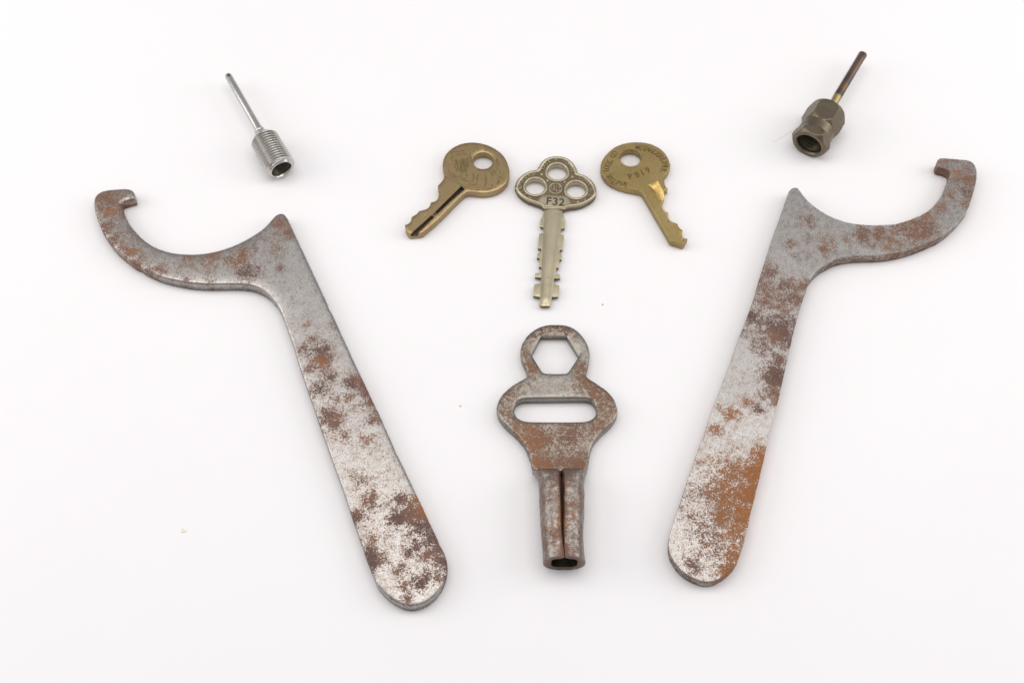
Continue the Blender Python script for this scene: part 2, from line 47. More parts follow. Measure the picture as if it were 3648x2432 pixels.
D['hook_spanner_right'] = {'loc': [8.2221,0.6661],'outline': [[5.77,5.669],[5.831,5.657],[5.89,5.643],[5.949,5.625],[6.006,5.603],[6.06,5.576],[6.111,5.543],[6.16,5.506],[6.149,5.448],[6.135,5.39],[6.118,5.333],[6.097,5.277],[6.074,5.222],[6.049,5.167],[6.024,5.113],[5.998,5.059],[5.973,5.005],[5.947,4.95],[5.922,4.896],[5.896,4.842],[5.871,4.788],[5.845,4.734],[5.818,4.68],[5.791,4.627],[5.762,4.575],[5.732,4.523],[5.701,4.472],[5.67,4.421],[5.638,4.37],[5.604,4.321],[5.568,4.273],[5.53,4.227],[5.491,4.182],[5.451,4.137],[5.41,4.094],[5.368,4.051],[5.324,4.01],[5.279,3.971],[5.233,3.933],[5.186,3.897],[5.137,3.862],[5.086,3.83],[5.035,3.8],[4.983,3.77],[4.93,3.742],[4.877,3.714],[4.824,3.687],[4.77,3.66],[4.717,3.633],[4.663,3.608],[4.608,3.583],[4.553,3.56],[4.497,3.538],[4.441,3.518],[4.384,3.499],[4.327,3.482],[4.269,3.465],[4.212,3.449],[4.154,3.435],[4.095,3.421],[4.037,3.409],[3.978,3.399],[3.919,3.391],[3.859,3.385],[3.799,3.381],[3.74,3.377],[3.68,3.374],[3.62,3.372],[3.56,3.37],[3.5,3.369],[3.44,3.369],[3.381,3.369],[3.321,3.37],[3.261,3.372],[3.201,3.375],[3.141,3.378],[3.082,3.383],[3.022,3.39],[2.963,3.397],[2.903,3.404],[2.844,3.413],[2.785,3.424],[2.727,3.435],[2.668,3.448],[2.61,3.463],[2.553,3.48],[2.496,3.499],[2.44,3.519],[2.384,3.541],[2.329,3.563],[2.274,3.587],[2.219,3.612],[2.166,3.638],[2.112,3.666],[2.06,3.695],[2.009,3.726],[1.96,3.759],[1.911,3.794],[1.863,3.83],[1.816,3.867],[1.769,3.904],[1.723,3.943],[1.679,3.982],[1.636,4.024],[1.595,4.067],[1.554,4.111],[1.514,4.155],[1.474,4.2],[1.435,4.245],[1.397,4.292],[1.361,4.339],[1.326,4.388],[1.293,4.438],[1.262,4.489],[1.235,4.542],[1.209,4.595],[1.182,4.649],[1.155,4.702],[1.126,4.755],[1.097,4.807],[1.044,4.829],[1.004,4.836],[0.963,4.833],[0.909,4.815],[0.865,4.776],[0.826,4.733],[0.793,4.684],[0.767,4.631],[0.745,4.576],[0.725,4.519],[0.705,4.463],[0.685,4.406],[0.665,4.35],[0.645,4.293],[0.625,4.237],[0.604,4.18],[0.583,4.124],[0.561,4.068],[0.54,4.012],[0.518,3.956],[0.497,3.9],[0.475,3.844],[0.454,3.788],[0.432,3.732],[0.411,3.676],[0.389,3.62],[0.367,3.564],[0.345,3.508],[0.324,3.452],[0.302,3.396],[0.28,3.34],[0.258,3.284],[0.236,3.228],[0.214,3.173],[0.192,3.117],[0.17,3.061],[0.148,3.005],[0.126,2.949],[0.104,2.893],[0.083,2.837],[0.063,2.781],[0.043,2.724],[0.023,2.667],[0.003,2.611],[-0.017,2.554],[-0.037,2.497],[-0.057,2.441],[-0.077,2.384],[-0.097,2.327],[-0.116,2.271],[-0.136,2.214],[-0.156,2.158],[-0.176,2.101],[-0.196,2.044],[-0.216,1.988],[-0.236,1.931],[-0.255,1.874],[-0.275,1.818],[-0.295,1.761],[-0.315,1.704],[-0.335,1.648],[-0.354,1.591],[-0.374,1.534],[-0.394,1.477],[-0.414,1.421],[-0.433,1.364],[-0.453,1.307],[-0.473,1.251],[-0.491,1.194],[-0.51,1.137],[-0.527,1.079],[-0.544,1.022],[-0.562,0.964],[-0.579,0.907],[-0.596,0.849],[-0.614,0.792],[-0.633,0.735],[-0.654,0.679],[-0.675,0.622],[-0.696,0.566],[-0.717,0.51],[-0.738,0.454],[-0.759,0.398],[-0.781,0.342],[-0.802,0.285],[-0.823,0.229],[-0.844,0.173],[-0.866,0.117],[-0.887,0.061],[-0.91,0.005],[-0.933,-0.05],[-0.956,-0.106],[-0.979,-0.161],[-1.002,-0.216],[-1.026,-0.272],[-1.049,-0.327],[-1.072,-0.382],[-1.095,-0.438],[-1.119,-0.493],[-1.142,-0.548],[-1.165,-0.604],[-1.188,-0.659],[-1.211,-0.715],[-1.233,-0.771],[-1.254,-0.827],[-1.276,-0.883],[-1.297,-0.939],[-1.319,-0.995],[-1.34,-1.051],[-1.362,-1.107],[-1.383,-1.163],[-1.405,-1.219],[-1.426,-1.275],[-1.448,-1.331],[-1.469,-1.387],[-1.491,-1.443],[-1.512,-1.499],[-1.534,-1.555],[-1.556,-1.611],[-1.577,-1.667],[-1.599,-1.723],[-1.621,-1.779],[-1.642,-1.835],[-1.664,-1.891],[-1.686,-1.947],[-1.708,-2.003],[-1.73,-2.059],[-1.751,-2.115],[-1.773,-2.17],[-1.795,-2.226],[-1.817,-2.282],[-1.839,-2.338],[-1.861,-2.394],[-1.883,-2.45],[-1.905,-2.506],[-1.928,-2.561],[-1.951,-2.617],[-1.973,-2.672],[-1.996,-2.728],[-2.019,-2.783],[-2.041,-2.839],[-2.064,-2.895],[-2.087,-2.95],[-2.109,-3.006],[-2.132,-3.061],[-2.155,-3.117],[-2.178,-3.172],[-2.2,-3.228],[-2.223,-3.284],[-2.245,-3.34],[-2.267,-3.395],[-2.288,-3.451],[-2.31,-3.508],[-2.331,-3.564],[-2.353,-3.62],[-2.374,-3.676],[-2.396,-3.732],[-2.417,-3.788],[-2.439,-3.844],[-2.46,-3.9],[-2.482,-3.956],[-2.503,-4.012],[-2.525,-4.068],[-2.546,-4.124],[-2.568,-4.18],[-2.589,-4.236],[-2.611,-4.292],[-2.632,-4.348],[-2.654,-4.404],[-2.675,-4.46],[-2.697,-4.516],[-2.718,-4.572],[-2.74,-4.628],[-2.761,-4.684],[-2.783,-4.74],[-2.804,-4.796],[-2.826,-4.853],[-2.847,-4.909],[-2.869,-4.965],[-2.89,-5.021],[-2.912,-5.077],[-2.933,-5.133],[-2.954,-5.189],[-2.975,-5.245],[-2.995,-5.302],[-3.016,-5.358],[-3.036,-5.415],[-3.057,-5.471],[-3.077,-5.528],[-3.098,-5.584],[-3.118,-5.641],[-3.138,-5.697],[-3.159,-5.753],[-3.179,-5.81],[-3.2,-5.866],[-3.22,-5.923],[-3.241,-5.979],[-3.261,-6.036],[-3.282,-6.092],[-3.302,-6.148],[-3.322,-6.205],[-3.343,-6.261],[-3.363,-6.318],[-3.384,-6.374],[-3.404,-6.431],[-3.425,-6.487],[-3.445,-6.544],[-3.465,-6.6],[-3.486,-6.656],[-3.506,-6.713],[-3.527,-6.769],[-3.547,-6.826],[-3.567,-6.882],[-3.587,-6.939],[-3.606,-6.996],[-3.626,-7.053],[-3.645,-7.109],[-3.665,-7.166],[-3.684,-7.223],[-3.703,-7.28],[-3.718,-7.337],[-3.729,-7.395],[-3.736,-7.454],[-3.741,-7.514],[-3.744,-7.574],[-3.744,-7.634],[-3.741,-7.693],[-3.736,-7.753],[-3.725,-7.811],[-3.71,-7.869],[-3.691,-7.925],[-3.667,-7.98],[-3.641,-8.034],[-3.613,-8.087],[-3.583,-8.139],[-3.551,-8.189],[-3.516,-8.238],[-3.479,-8.285],[-3.441,-8.331],[-3.399,-8.373],[-3.355,-8.413],[-3.308,-8.451],[-3.26,-8.486],[-3.21,-8.519],[-3.158,-8.549],[-3.105,-8.577],[-3.051,-8.603],[-2.996,-8.626],[-2.94,-8.647],[-2.883,-8.666],[-2.825,-8.68],[-2.767,-8.691],[-2.708,-8.697],[-2.649,-8.694],[-2.591,-8.685],[-2.533,-8.67],[-2.476,-8.651],[-2.421,-8.629],[-2.367,-8.603],[-2.315,-8.573],[-2.265,-8.541],[-2.216,-8.506],[-2.168,-8.47],[-2.122,-8.432],[-2.077,-8.393],[-2.033,-8.352],[-1.991,-8.31],[-1.951,-8.265],[-1.913,-8.219],[-1.876,-8.172],[-1.842,-8.123],[-1.811,-8.072],[-1.782,-8.019],[-1.755,-7.966],[-1.731,-7.911],[-1.709,-7.855],[-1.688,-7.799],[-1.667,-7.742],[-1.647,-7.686],[-1.626,-7.63],[-1.605,-7.573],[-1.585,-7.517],[-1.565,-7.46],[-1.546,-7.403],[-1.527,-7.346],[-1.508,-7.289],[-1.489,-7.232],[-1.471,-7.175],[-1.453,-7.118],[-1.437,-7.06],[-1.422,-7.002],[-1.409,-6.944],[-1.397,-6.885],[-1.385,-6.826],[-1.372,-6.768],[-1.358,-6.709],[-1.342,-6.651],[-1.324,-6.594],[-1.306,-6.537],[-1.287,-6.48],[-1.268,-6.423],[-1.25,-6.366],[-1.231,-6.309],[-1.212,-6.252],[-1.193,-6.195],[-1.174,-6.138],[-1.156,-6.081],[-1.137,-6.024],[-1.119,-5.966],[-1.102,-5.909],[-1.085,-5.851],[-1.068,-5.794],[-1.052,-5.736],[-1.035,-5.678],[-1.018,-5.621],[-1.001,-5.563],[-0.984,-5.506],[-0.968,-5.448],[-0.951,-5.39],[-0.934,-5.333],[-0.917,-5.275],[-0.9,-5.217],[-0.884,-5.16],[-0.867,-5.102],[-0.85,-5.045],[-0.833,-4.987],[-0.816,-4.929],[-0.8,-4.872],[-0.783,-4.814],[-0.766,-4.756],[-0.749,-4.699],[-0.732,-4.641],[-0.716,-4.584],[-0.699,-4.526],[-0.682,-4.468],[-0.665,-4.411],[-0.648,-4.353],[-0.631,-4.296],[-0.614,-4.238],[-0.596,-4.181],[-0.578,-4.123],[-0.561,-4.066],[-0.543,-4.009],[-0.525,-3.951],[-0.507,-3.894],[-0.49,-3.837],[-0.472,-3.779],[-0.454,-3.722],[-0.437,-3.665],[-0.419,-3.607],[-0.401,-3.55],[-0.383,-3.492],[-0.366,-3.435],[-0.348,-3.378],[-0.33,-3.32],[-0.313,-3.263],[-0.295,-3.206],[-0.277,-3.148],[-0.259,-3.091],[-0.242,-3.034],[-0.224,-2.976],[-0.206,-2.919],[-0.189,-2.862],[-0.171,-2.804],[-0.153,-2.747],[-0.136,-2.689],[-0.12,-2.632],[-0.103,-2.574],[-0.087,-2.516],[-0.07,-2.458],[-0.054,-2.401],[-0.037,-2.343],[-0.021,-2.285],[-0.005,-2.227],[0.012,-2.17],[0.028,-2.112],[0.045,-2.054],[0.061,-1.996],[0.078,-1.939],[0.094,-1.881],[0.11,-1.823],[0.127,-1.765],[0.143,-1.708],[0.16,-1.65],[0.176,-1.592],[0.192,-1.535],[0.209,-1.477],[0.225,-1.419],[0.242,-1.361],[0.259,-1.304],[0.275,-1.246],[0.292,-1.188],[0.309,-1.131],[0.325,-1.073],[0.342,-1.015],[0.359,-0.958],[0.375,-0.9],[0.392,-0.842],[0.409,-0.785],[0.425,-0.727],[0.443,-0.67],[0.46,-0.612],[0.478,-0.555],[0.495,-0.497],[0.513,-0.44],[0.531,-0.383],[0.548,-0.325],[0.566,-0.268],[0.584,-0.21],[0.601,-0.153],[0.619,-0.096],[0.637,-0.039],[0.656,0.019],[0.675,0.075],[0.695,0.132],[0.716,0.188],[0.736,0.245],[0.757,0.301],[0.778,0.357],[0.798,0.414],[0.819,0.47],[0.84,0.526],[0.86,0.583],[0.881,0.639],[0.902,0.695],[0.923,0.751],[0.946,0.807],[0.97,0.862],[0.995,0.916],[1.019,0.971],[1.042,1.027],[1.062,1.083],[1.082,1.14],[1.102,1.196],[1.124,1.252],[1.149,1.306],[1.179,1.357],[1.212,1.407],[1.247,1.455],[1.284,1.503],[1.322,1.549],[1.361,1.594],[1.402,1.638],[1.446,1.679],[1.491,1.717],[1.539,1.754],[1.587,1.789],[1.636,1.824],[1.686,1.857],[1.737,1.889],[1.788,1.921],[1.839,1.952],[1.891,1.982],[1.943,2.012],[1.996,2.039],[2.051,2.064],[2.106,2.086],[2.163,2.106],[2.22,2.124],[2.278,2.14],[2.336,2.153],[2.395,2.165],[2.454,2.175],[2.513,2.184],[2.573,2.193],[2.632,2.2],[2.692,2.206],[2.752,2.21],[2.812,2.212],[2.872,2.215],[2.932,2.217],[2.992,2.218],[3.052,2.219],[3.112,2.22],[3.172,2.221],[3.232,2.222],[3.292,2.225],[3.351,2.229],[3.411,2.234],[3.471,2.239],[3.531,2.244],[3.59,2.25],[3.65,2.258],[3.709,2.268],[3.768,2.278],[3.827,2.288],[3.887,2.299],[3.945,2.31],[4.004,2.323],[4.062,2.337],[4.121,2.352],[4.179,2.366],[4.237,2.382],[4.295,2.398],[4.352,2.416],[4.408,2.436],[4.465,2.456],[4.521,2.477],[4.577,2.498],[4.633,2.52],[4.689,2.542],[4.744,2.566],[4.799,2.59],[4.854,2.614],[4.909,2.639],[4.963,2.664],[5.018,2.689],[5.072,2.714],[5.126,2.74],[5.18,2.767],[5.234,2.793],[5.287,2.82],[5.341,2.848],[5.393,2.878],[5.443,2.91],[5.493,2.943],[5.543,2.976],[5.593,3.01],[5.642,3.045],[5.689,3.081],[5.736,3.119],[5.781,3.158],[5.826,3.198],[5.87,3.238],[5.915,3.279],[5.959,3.32],[6.002,3.361],[6.044,3.404],[6.086,3.447],[6.128,3.49],[6.169,3.533],[6.209,3.578],[6.248,3.624],[6.285,3.671],[6.322,3.718],[6.359,3.765],[6.396,3.813],[6.433,3.86],[6.469,3.908],[6.503,3.957],[6.533,4.009],[6.559,4.062],[6.583,4.117],[6.605,4.173],[6.627,4.229],[6.649,4.284],[6.672,4.34],[6.695,4.396],[6.718,4.451],[6.741,4.506],[6.763,4.562],[6.784,4.618],[6.806,4.674],[6.826,4.731],[6.847,4.787],[6.867,4.844],[6.887,4.9],[6.906,4.957],[6.925,5.014],[6.942,5.072],[6.958,5.129],[6.973,5.188],[6.986,5.246],[6.998,5.305],[7.008,5.364],[7.017,5.423],[7.024,5.483],[7.027,5.543],[7.026,5.602],[7.019,5.661],[7.006,5.718],[6.985,5.773],[6.956,5.824],[6.919,5.868],[6.874,5.904],[6.823,5.929],[6.766,5.946],[6.708,5.956],[6.648,5.963],[6.589,5.968],[6.529,5.971],[6.469,5.975],[6.409,5.978],[6.349,5.983],[6.29,5.99],[6.23,5.999],[6.171,6.008],[6.112,6.015],[6.053,6.02],[5.993,6.021],[5.935,6.018],[5.881,6.006],[5.835,5.98],[5.796,5.94],[5.767,5.891],[5.749,5.838],[5.745,5.782],[5.754,5.725]],'blobs': [[5.9,4.67,1.75,0.14,-1],[2.77,3.21,1.21,0.1,-1],[0.31,0.79,1.08,0.1,-1],[6.25,5.92,0.32,0.8,0.5],[5.89,5.84,0.21,0.7,0.6],[6.4,5.45,0.21,0.9,1],[6.75,5.66,0.21,0.7,0.5],[6.71,5.19,0.32,0.9,0.4],[6.6,4.67,0.24,1.1,0.2],[6.25,5.15,0.18,0.6,0.5],[6.07,4.63,0.17,0.7,0.6],[6.46,4.17,0.17,0.6,0.6],[5.64,4.08,0.17,0.6,0.6],[5.41,3.87,0.17,0.6,0.6],[5.15,3.75,0.17,0.7,0.7],[4.55,3.12,0.48,1,0.4],[5.1,3.17,0.31,1,0.3],[4.08,3.25,0.17,0.6,0.5],[3.5,3.04,0.24,1,0.4],[3.1,3.12,0.21,0.9,0.3],[2.94,2.92,0.21,0.9,0.3],[3.76,2.59,0.21,0.8,0.7],[4.08,2.71,0.21,0.8,0.6],[3.98,2.43,0.14,0.7,0.6],[1.32,3.58,0.24,0.8,0.3],[1.06,3.37,0.14,0.7,0.3],[1.2,3.04,0.14,0.6,0.2],[1.21,2.8,0.1,0.8,0.7],[0.65,2.67,0.14,0.7,0.4],[1.89,2.75,0.21,0.6,0.6],[2.35,2.88,0.17,0.5,0.6],[1.69,2.43,0.14,0.8,0.6],[1.97,2.47,0.14,0.6,0.5],[1.16,2.27,0.1,0.6,0.2],[0.78,2.19,0.1,0.6,0.2],[-0.1,1.86,0.14,0.8,0.8],[-0.09,1.58,0.24,1,0.2],[0.31,1.1,0.24,0.9,0.2],[0.53,1.3,0.14,0.7,0.6],[-0.3,1.07,0.3,0.8,0.5],[-0.12,0.79,0.27,0.7,0.5],[0.95,1.1,0.17,1,0.5],[0.66,0.59,0.27,0.9,0.3],[-0.42,0.51,0.2,0.7,0.5],[0.29,0.51,0.2,0.6,0.3],[0.03,0.28,0.23,0.6,0.5],[3.25,2.59,0.14,0.5,0.5],[-2.24,-6.88,1.91,0.26,-1],[-1.41,-5.93,0.93,0.2,-1],[0.8,0.9,0.19,0.7,0.4],[-0.13,0.32,0.19,0.6,0.6],[-0.72,-0.05,0.25,1.1,0.05],[-0.55,-0.26,0.19,1,0.05],[0.04,-0.62,0.56,1.2,0.1],[-0.16,-0.83,0.31,1.1,0.8],[-0.49,-1.05,0.31,1.1,0.1],[0.26,-0.9,0.31,1.2,0.1],[-0.05,-1.61,0.31,1,0.2],[-0.22,-2.16,0.43,1.2,0.15],[-0.41,-2.71,0.3,1.2,0.3],[-0.21,-2.85,0.24,1.2,0.7],[-1.13,-3.02,0.15,1.1,0.9],[-0.85,-3.22,0.17,1.1,0.1],[-1.64,-3.42,0.21,1.1,1],[-2.16,-3.95,0.18,1,0.9],[-1.07,-0.62,0.15,0.9,0.2],[-1.99,-3.18,0.12,0.8,0.9],[-1.02,-5.36,0.44,1.0,1],[-1.27,-6.0,0.44,0.95,1],[-0.8,-4.84,0.32,1.0,1],[-1.5,-6.69,0.35,0.8,0.95],[-1.75,-7.31,0.34,0.6,0.8],[-1.56,-5.49,0.65,0.45,0.9],[-1.85,-7.92,0.29,0.8,0.9],[-1.84,-5.36,0.47,0.6,0.9],[-2.07,-6.12,0.47,0.6,0.8],[-2.15,-5.62,0.23,0.5,0.8],[-2.05,-6.69,0.35,0.6,0.8],[-3.07,-8.22,0.2,0.8,0.2],[-2.77,-6.12,0.35,0.4,0.6],[-3.2,-6.56,0.23,0.4,0.4],[-2.52,-7.68,0.29,0.4,0.6],[-2.06,-8.4,0.23,1,0.8],[-2.66,-7.19,0.35,0.4,0.5]]}
D['skate_key'] = {'loc': [1.5757,-2.7643],'outline': [[-0.803,-1.895],[0.522,-1.895],[0.549,-1.853],[0.576,-1.811],[0.603,-1.769],[0.628,-1.726],[0.649,-1.681],[0.665,-1.635],[0.677,-1.586],[0.686,-1.537],[0.694,-1.488],[0.701,-1.438],[0.708,-1.388],[0.715,-1.338],[0.723,-1.289],[0.73,-1.239],[0.738,-1.189],[0.748,-1.14],[0.76,-1.092],[0.775,-1.044],[0.792,-0.997],[0.811,-0.951],[0.832,-0.905],[0.855,-0.86],[0.88,-0.817],[0.907,-0.775],[0.936,-0.734],[0.967,-0.694],[0.998,-0.655],[1.031,-0.617],[1.064,-0.579],[1.098,-0.542],[1.132,-0.505],[1.167,-0.469],[1.203,-0.434],[1.239,-0.399],[1.275,-0.364],[1.312,-0.33],[1.347,-0.294],[1.381,-0.257],[1.413,-0.219],[1.443,-0.179],[1.472,-0.138],[1.499,-0.096],[1.524,-0.052],[1.547,-0.008],[1.568,0.038],[1.585,0.084],[1.597,0.131],[1.602,0.179],[1.6,0.228],[1.594,0.277],[1.585,0.326],[1.573,0.375],[1.56,0.423],[1.545,0.471],[1.528,0.519],[1.509,0.565],[1.487,0.609],[1.462,0.653],[1.436,0.696],[1.408,0.737],[1.379,0.778],[1.347,0.817],[1.314,0.854],[1.28,0.891],[1.245,0.927],[1.209,0.962],[1.171,0.995],[1.132,1.027],[1.093,1.058],[1.053,1.088],[1.013,1.118],[0.971,1.147],[0.929,1.174],[0.887,1.201],[0.845,1.228],[0.804,1.257],[0.767,1.289],[0.732,1.324],[0.698,1.362],[0.666,1.4],[0.677,1.448],[0.688,1.497],[0.7,1.546],[0.711,1.595],[0.723,1.643],[0.734,1.692],[0.746,1.74],[0.758,1.789],[0.771,1.837],[0.783,1.885],[0.796,1.933],[0.806,1.981],[0.813,2.029],[0.815,2.078],[0.814,2.127],[0.811,2.177],[0.806,2.226],[0.799,2.276],[0.789,2.324],[0.778,2.373],[0.766,2.421],[0.752,2.469],[0.736,2.516],[0.717,2.562],[0.696,2.607],[0.673,2.652],[0.65,2.696],[0.625,2.739],[0.598,2.781],[0.568,2.821],[0.538,2.861],[0.506,2.899],[0.473,2.936],[0.437,2.97],[0.4,3.003],[0.36,3.033],[0.32,3.061],[0.277,3.087],[0.233,3.109],[0.187,3.127],[0.14,3.143],[0.092,3.157],[0.044,3.168],[-0.005,3.177],[-0.055,3.183],[-0.105,3.187],[-0.154,3.19],[-0.204,3.192],[-0.254,3.192],[-0.304,3.191],[-0.354,3.188],[-0.403,3.182],[-0.452,3.175],[-0.501,3.165],[-0.55,3.153],[-0.598,3.14],[-0.645,3.124],[-0.691,3.105],[-0.736,3.084],[-0.78,3.061],[-0.823,3.037],[-0.865,3.01],[-0.905,2.98],[-0.943,2.948],[-0.98,2.915],[-1.016,2.88],[-1.051,2.845],[-1.083,2.807],[-1.114,2.768],[-1.143,2.727],[-1.171,2.686],[-1.197,2.643],[-1.22,2.599],[-1.24,2.554],[-1.259,2.508],[-1.276,2.461],[-1.289,2.413],[-1.3,2.365],[-1.308,2.316],[-1.314,2.266],[-1.316,2.217],[-1.314,2.167],[-1.309,2.118],[-1.302,2.069],[-1.293,2.02],[-1.281,1.971],[-1.266,1.924],[-1.249,1.877],[-1.231,1.831],[-1.211,1.785],[-1.19,1.74],[-1.17,1.695],[-1.154,1.648],[-1.142,1.601],[-1.133,1.552],[-1.127,1.502],[-1.12,1.453],[-1.114,1.403],[-1.108,1.353],[-1.148,1.323],[-1.188,1.294],[-1.229,1.266],[-1.271,1.239],[-1.314,1.214],[-1.357,1.189],[-1.399,1.162],[-1.44,1.135],[-1.481,1.107],[-1.522,1.078],[-1.562,1.049],[-1.601,1.018],[-1.639,0.985],[-1.675,0.952],[-1.711,0.917],[-1.746,0.882],[-1.78,0.846],[-1.813,0.809],[-1.843,0.769],[-1.871,0.729],[-1.897,0.687],[-1.923,0.644],[-1.947,0.601],[-1.969,0.556],[-1.987,0.51],[-2.003,0.463],[-2.018,0.416],[-2.03,0.369],[-2.04,0.321],[-2.044,0.274],[-2.043,0.226],[-2.036,0.178],[-2.025,0.13],[-2.01,0.083],[-1.992,0.037],[-1.971,-0.008],[-1.949,-0.052],[-1.924,-0.095],[-1.897,-0.136],[-1.868,-0.177],[-1.837,-0.216],[-1.806,-0.255],[-1.774,-0.292],[-1.74,-0.329],[-1.705,-0.364],[-1.669,-0.399],[-1.633,-0.433],[-1.598,-0.468],[-1.562,-0.503],[-1.527,-0.538],[-1.493,-0.574],[-1.458,-0.61],[-1.425,-0.647],[-1.393,-0.685],[-1.363,-0.724],[-1.335,-0.762],[-1.31,-0.795],[-1.289,-0.82],[-1.273,-0.836],[-1.259,-0.853],[-1.243,-0.879],[-1.223,-0.915],[-1.202,-0.957],[-1.181,-1.001],[-1.16,-1.047],[-1.141,-1.092],[-1.124,-1.139],[-1.107,-1.186],[-1.09,-1.233],[-1.075,-1.28],[-1.06,-1.327],[-1.046,-1.375],[-1.033,-1.423],[-1.022,-1.472],[-1.012,-1.52],[-1.003,-1.569],[-0.993,-1.617],[-0.98,-1.664],[-0.96,-1.707],[-0.934,-1.748],[-0.904,-1.786],[-0.871,-1.822],[-0.837,-1.859]],'hex': [[-0.992,2.139],[-0.968,2.095],[-0.944,2.051],[-0.921,2.007],[-0.897,1.963],[-0.873,1.919],[-0.849,1.875],[-0.825,1.831],[-0.801,1.787],[-0.778,1.743],[-0.754,1.699],[-0.73,1.655],[-0.706,1.611],[-0.682,1.568],[-0.655,1.526],[-0.62,1.494],[-0.577,1.474],[-0.529,1.466],[-0.479,1.463],[-0.429,1.461],[-0.379,1.459],[-0.329,1.456],[-0.28,1.455],[-0.229,1.455],[-0.179,1.456],[-0.129,1.457],[-0.079,1.459],[-0.029,1.46],[0.02,1.462],[0.069,1.468],[0.112,1.488],[0.146,1.522],[0.174,1.562],[0.2,1.605],[0.226,1.648],[0.251,1.691],[0.277,1.734],[0.303,1.777],[0.329,1.819],[0.355,1.862],[0.38,1.905],[0.406,1.948],[0.432,1.991],[0.458,2.034],[0.484,2.077],[0.101,2.804],[-0.673,2.804]],'slot': [[-1.389,0.51],[-1.424,0.477],[-1.455,0.439],[-1.479,0.397],[-1.498,0.352],[-1.512,0.305],[-1.52,0.257],[-1.52,0.209],[-1.513,0.16],[-1.501,0.113],[-1.484,0.067],[-1.461,0.024],[-1.433,-0.016],[-1.4,-0.053],[-1.363,-0.084],[-1.322,-0.109],[-1.277,-0.129],[-1.231,-0.145],[-1.183,-0.158],[-1.134,-0.167],[-1.085,-0.173],[-1.035,-0.175],[-0.985,-0.177],[-0.934,-0.178],[-0.884,-0.179],[-0.834,-0.179],[-0.784,-0.18],[-0.734,-0.181],[-0.684,-0.182],[-0.633,-0.182],[-0.583,-0.183],[-0.533,-0.183],[-0.483,-0.183],[-0.433,-0.184],[-0.382,-0.184],[-0.332,-0.184],[-0.282,-0.184],[-0.232,-0.184],[-0.182,-0.185],[-0.131,-0.185],[-0.081,-0.185],[-0.031,-0.185],[0.019,-0.185],[0.069,-0.184],[0.12,-0.184],[0.17,-0.183],[0.22,-0.183],[0.27,-0.182],[0.32,-0.182],[0.371,-0.181],[0.421,-0.18],[0.471,-0.179],[0.521,-0.176],[0.571,-0.171],[0.62,-0.163],[0.669,-0.153],[0.716,-0.14],[0.761,-0.121],[0.803,-0.097],[0.843,-0.068],[0.878,-0.035],[0.907,0.003],[0.93,0.046],[0.947,0.091],[0.96,0.139],[0.967,0.186],[0.966,0.235],[0.959,0.283],[0.946,0.331],[0.93,0.378],[0.91,0.423],[0.886,0.466],[0.858,0.505],[0.824,0.539],[0.785,0.565],[0.741,0.586],[0.695,0.599],[0.646,0.606],[0.597,0.609],[0.547,0.61],[0.497,0.61],[0.446,0.61],[0.396,0.61],[0.346,0.609],[0.296,0.609],[0.246,0.608],[0.195,0.608],[0.145,0.607],[0.095,0.607],[0.045,0.606],[-0.005,0.605],[-0.056,0.605],[-0.106,0.604],[-0.156,0.604],[-0.206,0.603],[-0.256,0.603],[-0.307,0.602],[-0.357,0.601],[-0.407,0.601],[-0.457,0.6],[-0.507,0.6],[-0.557,0.599],[-0.608,0.598],[-0.658,0.597],[-0.708,0.597],[-0.758,0.596],[-0.808,0.595],[-0.859,0.595],[-0.909,0.594],[-0.959,0.593],[-1.009,0.592],[-1.059,0.591],[-1.109,0.589],[-1.159,0.586],[-1.209,0.58],[-1.257,0.571],[-1.304,0.557],[-1.348,0.536]],'blobs': [[-0.26,1.04,0.54,-0.5,0.3],[0.59,2.31,0.33,-0.6,0],[-0.41,-0.26,0.32,-0.35,0],[-0.98,2.47,0.22,-0.4,0.2],[-0.26,0.7,0.32,-0.6,0],[-0.94,0.7,0.32,-0.5,0],[0.42,0.7,0.32,-0.5,0],[-1.48,0.31,0.32,-0.15,0.2],[1.22,0.31,0.32,-0.1,0.5],[0.83,0.85,0.41,0.7,0.45],[0.65,1.41,0.22,0.6,0.4],[-1.07,1.66,0.22,0.7,0.6],[-0.87,-0.74,0.43,0.7,0.7],[0.12,-0.65,0.27,0.5,0.3],[-0.02,-1.03,0.53,-0.15,0.2],[0.51,-0.89,0.21,-0.3,0.2],[-0.5,3.01,0.33,0.3,0.1],[-1.09,2.76,0.25,0.3,0.1],[-0.78,0.31,0.03,0.1,0.1],[-0.67,-1.62,0.33,0.55,0.75],[0.34,-1.59,0.28,0.5,0.6],[-0.12,-1.59,0.3,0.5,0.5]],'tube': [[-0.166,-1.816,0.825],[-0.16,-1.918,0.791],[-0.145,-2.055,0.718],[-0.136,-2.261,0.673],[-0.137,-2.669,0.67],[-0.134,-3.207,0.654],[-0.143,-3.606,0.629],[-0.133,-4.002,0.605],[-0.107,-4.395,0.599],[-0.1,-4.745,0.608]]}
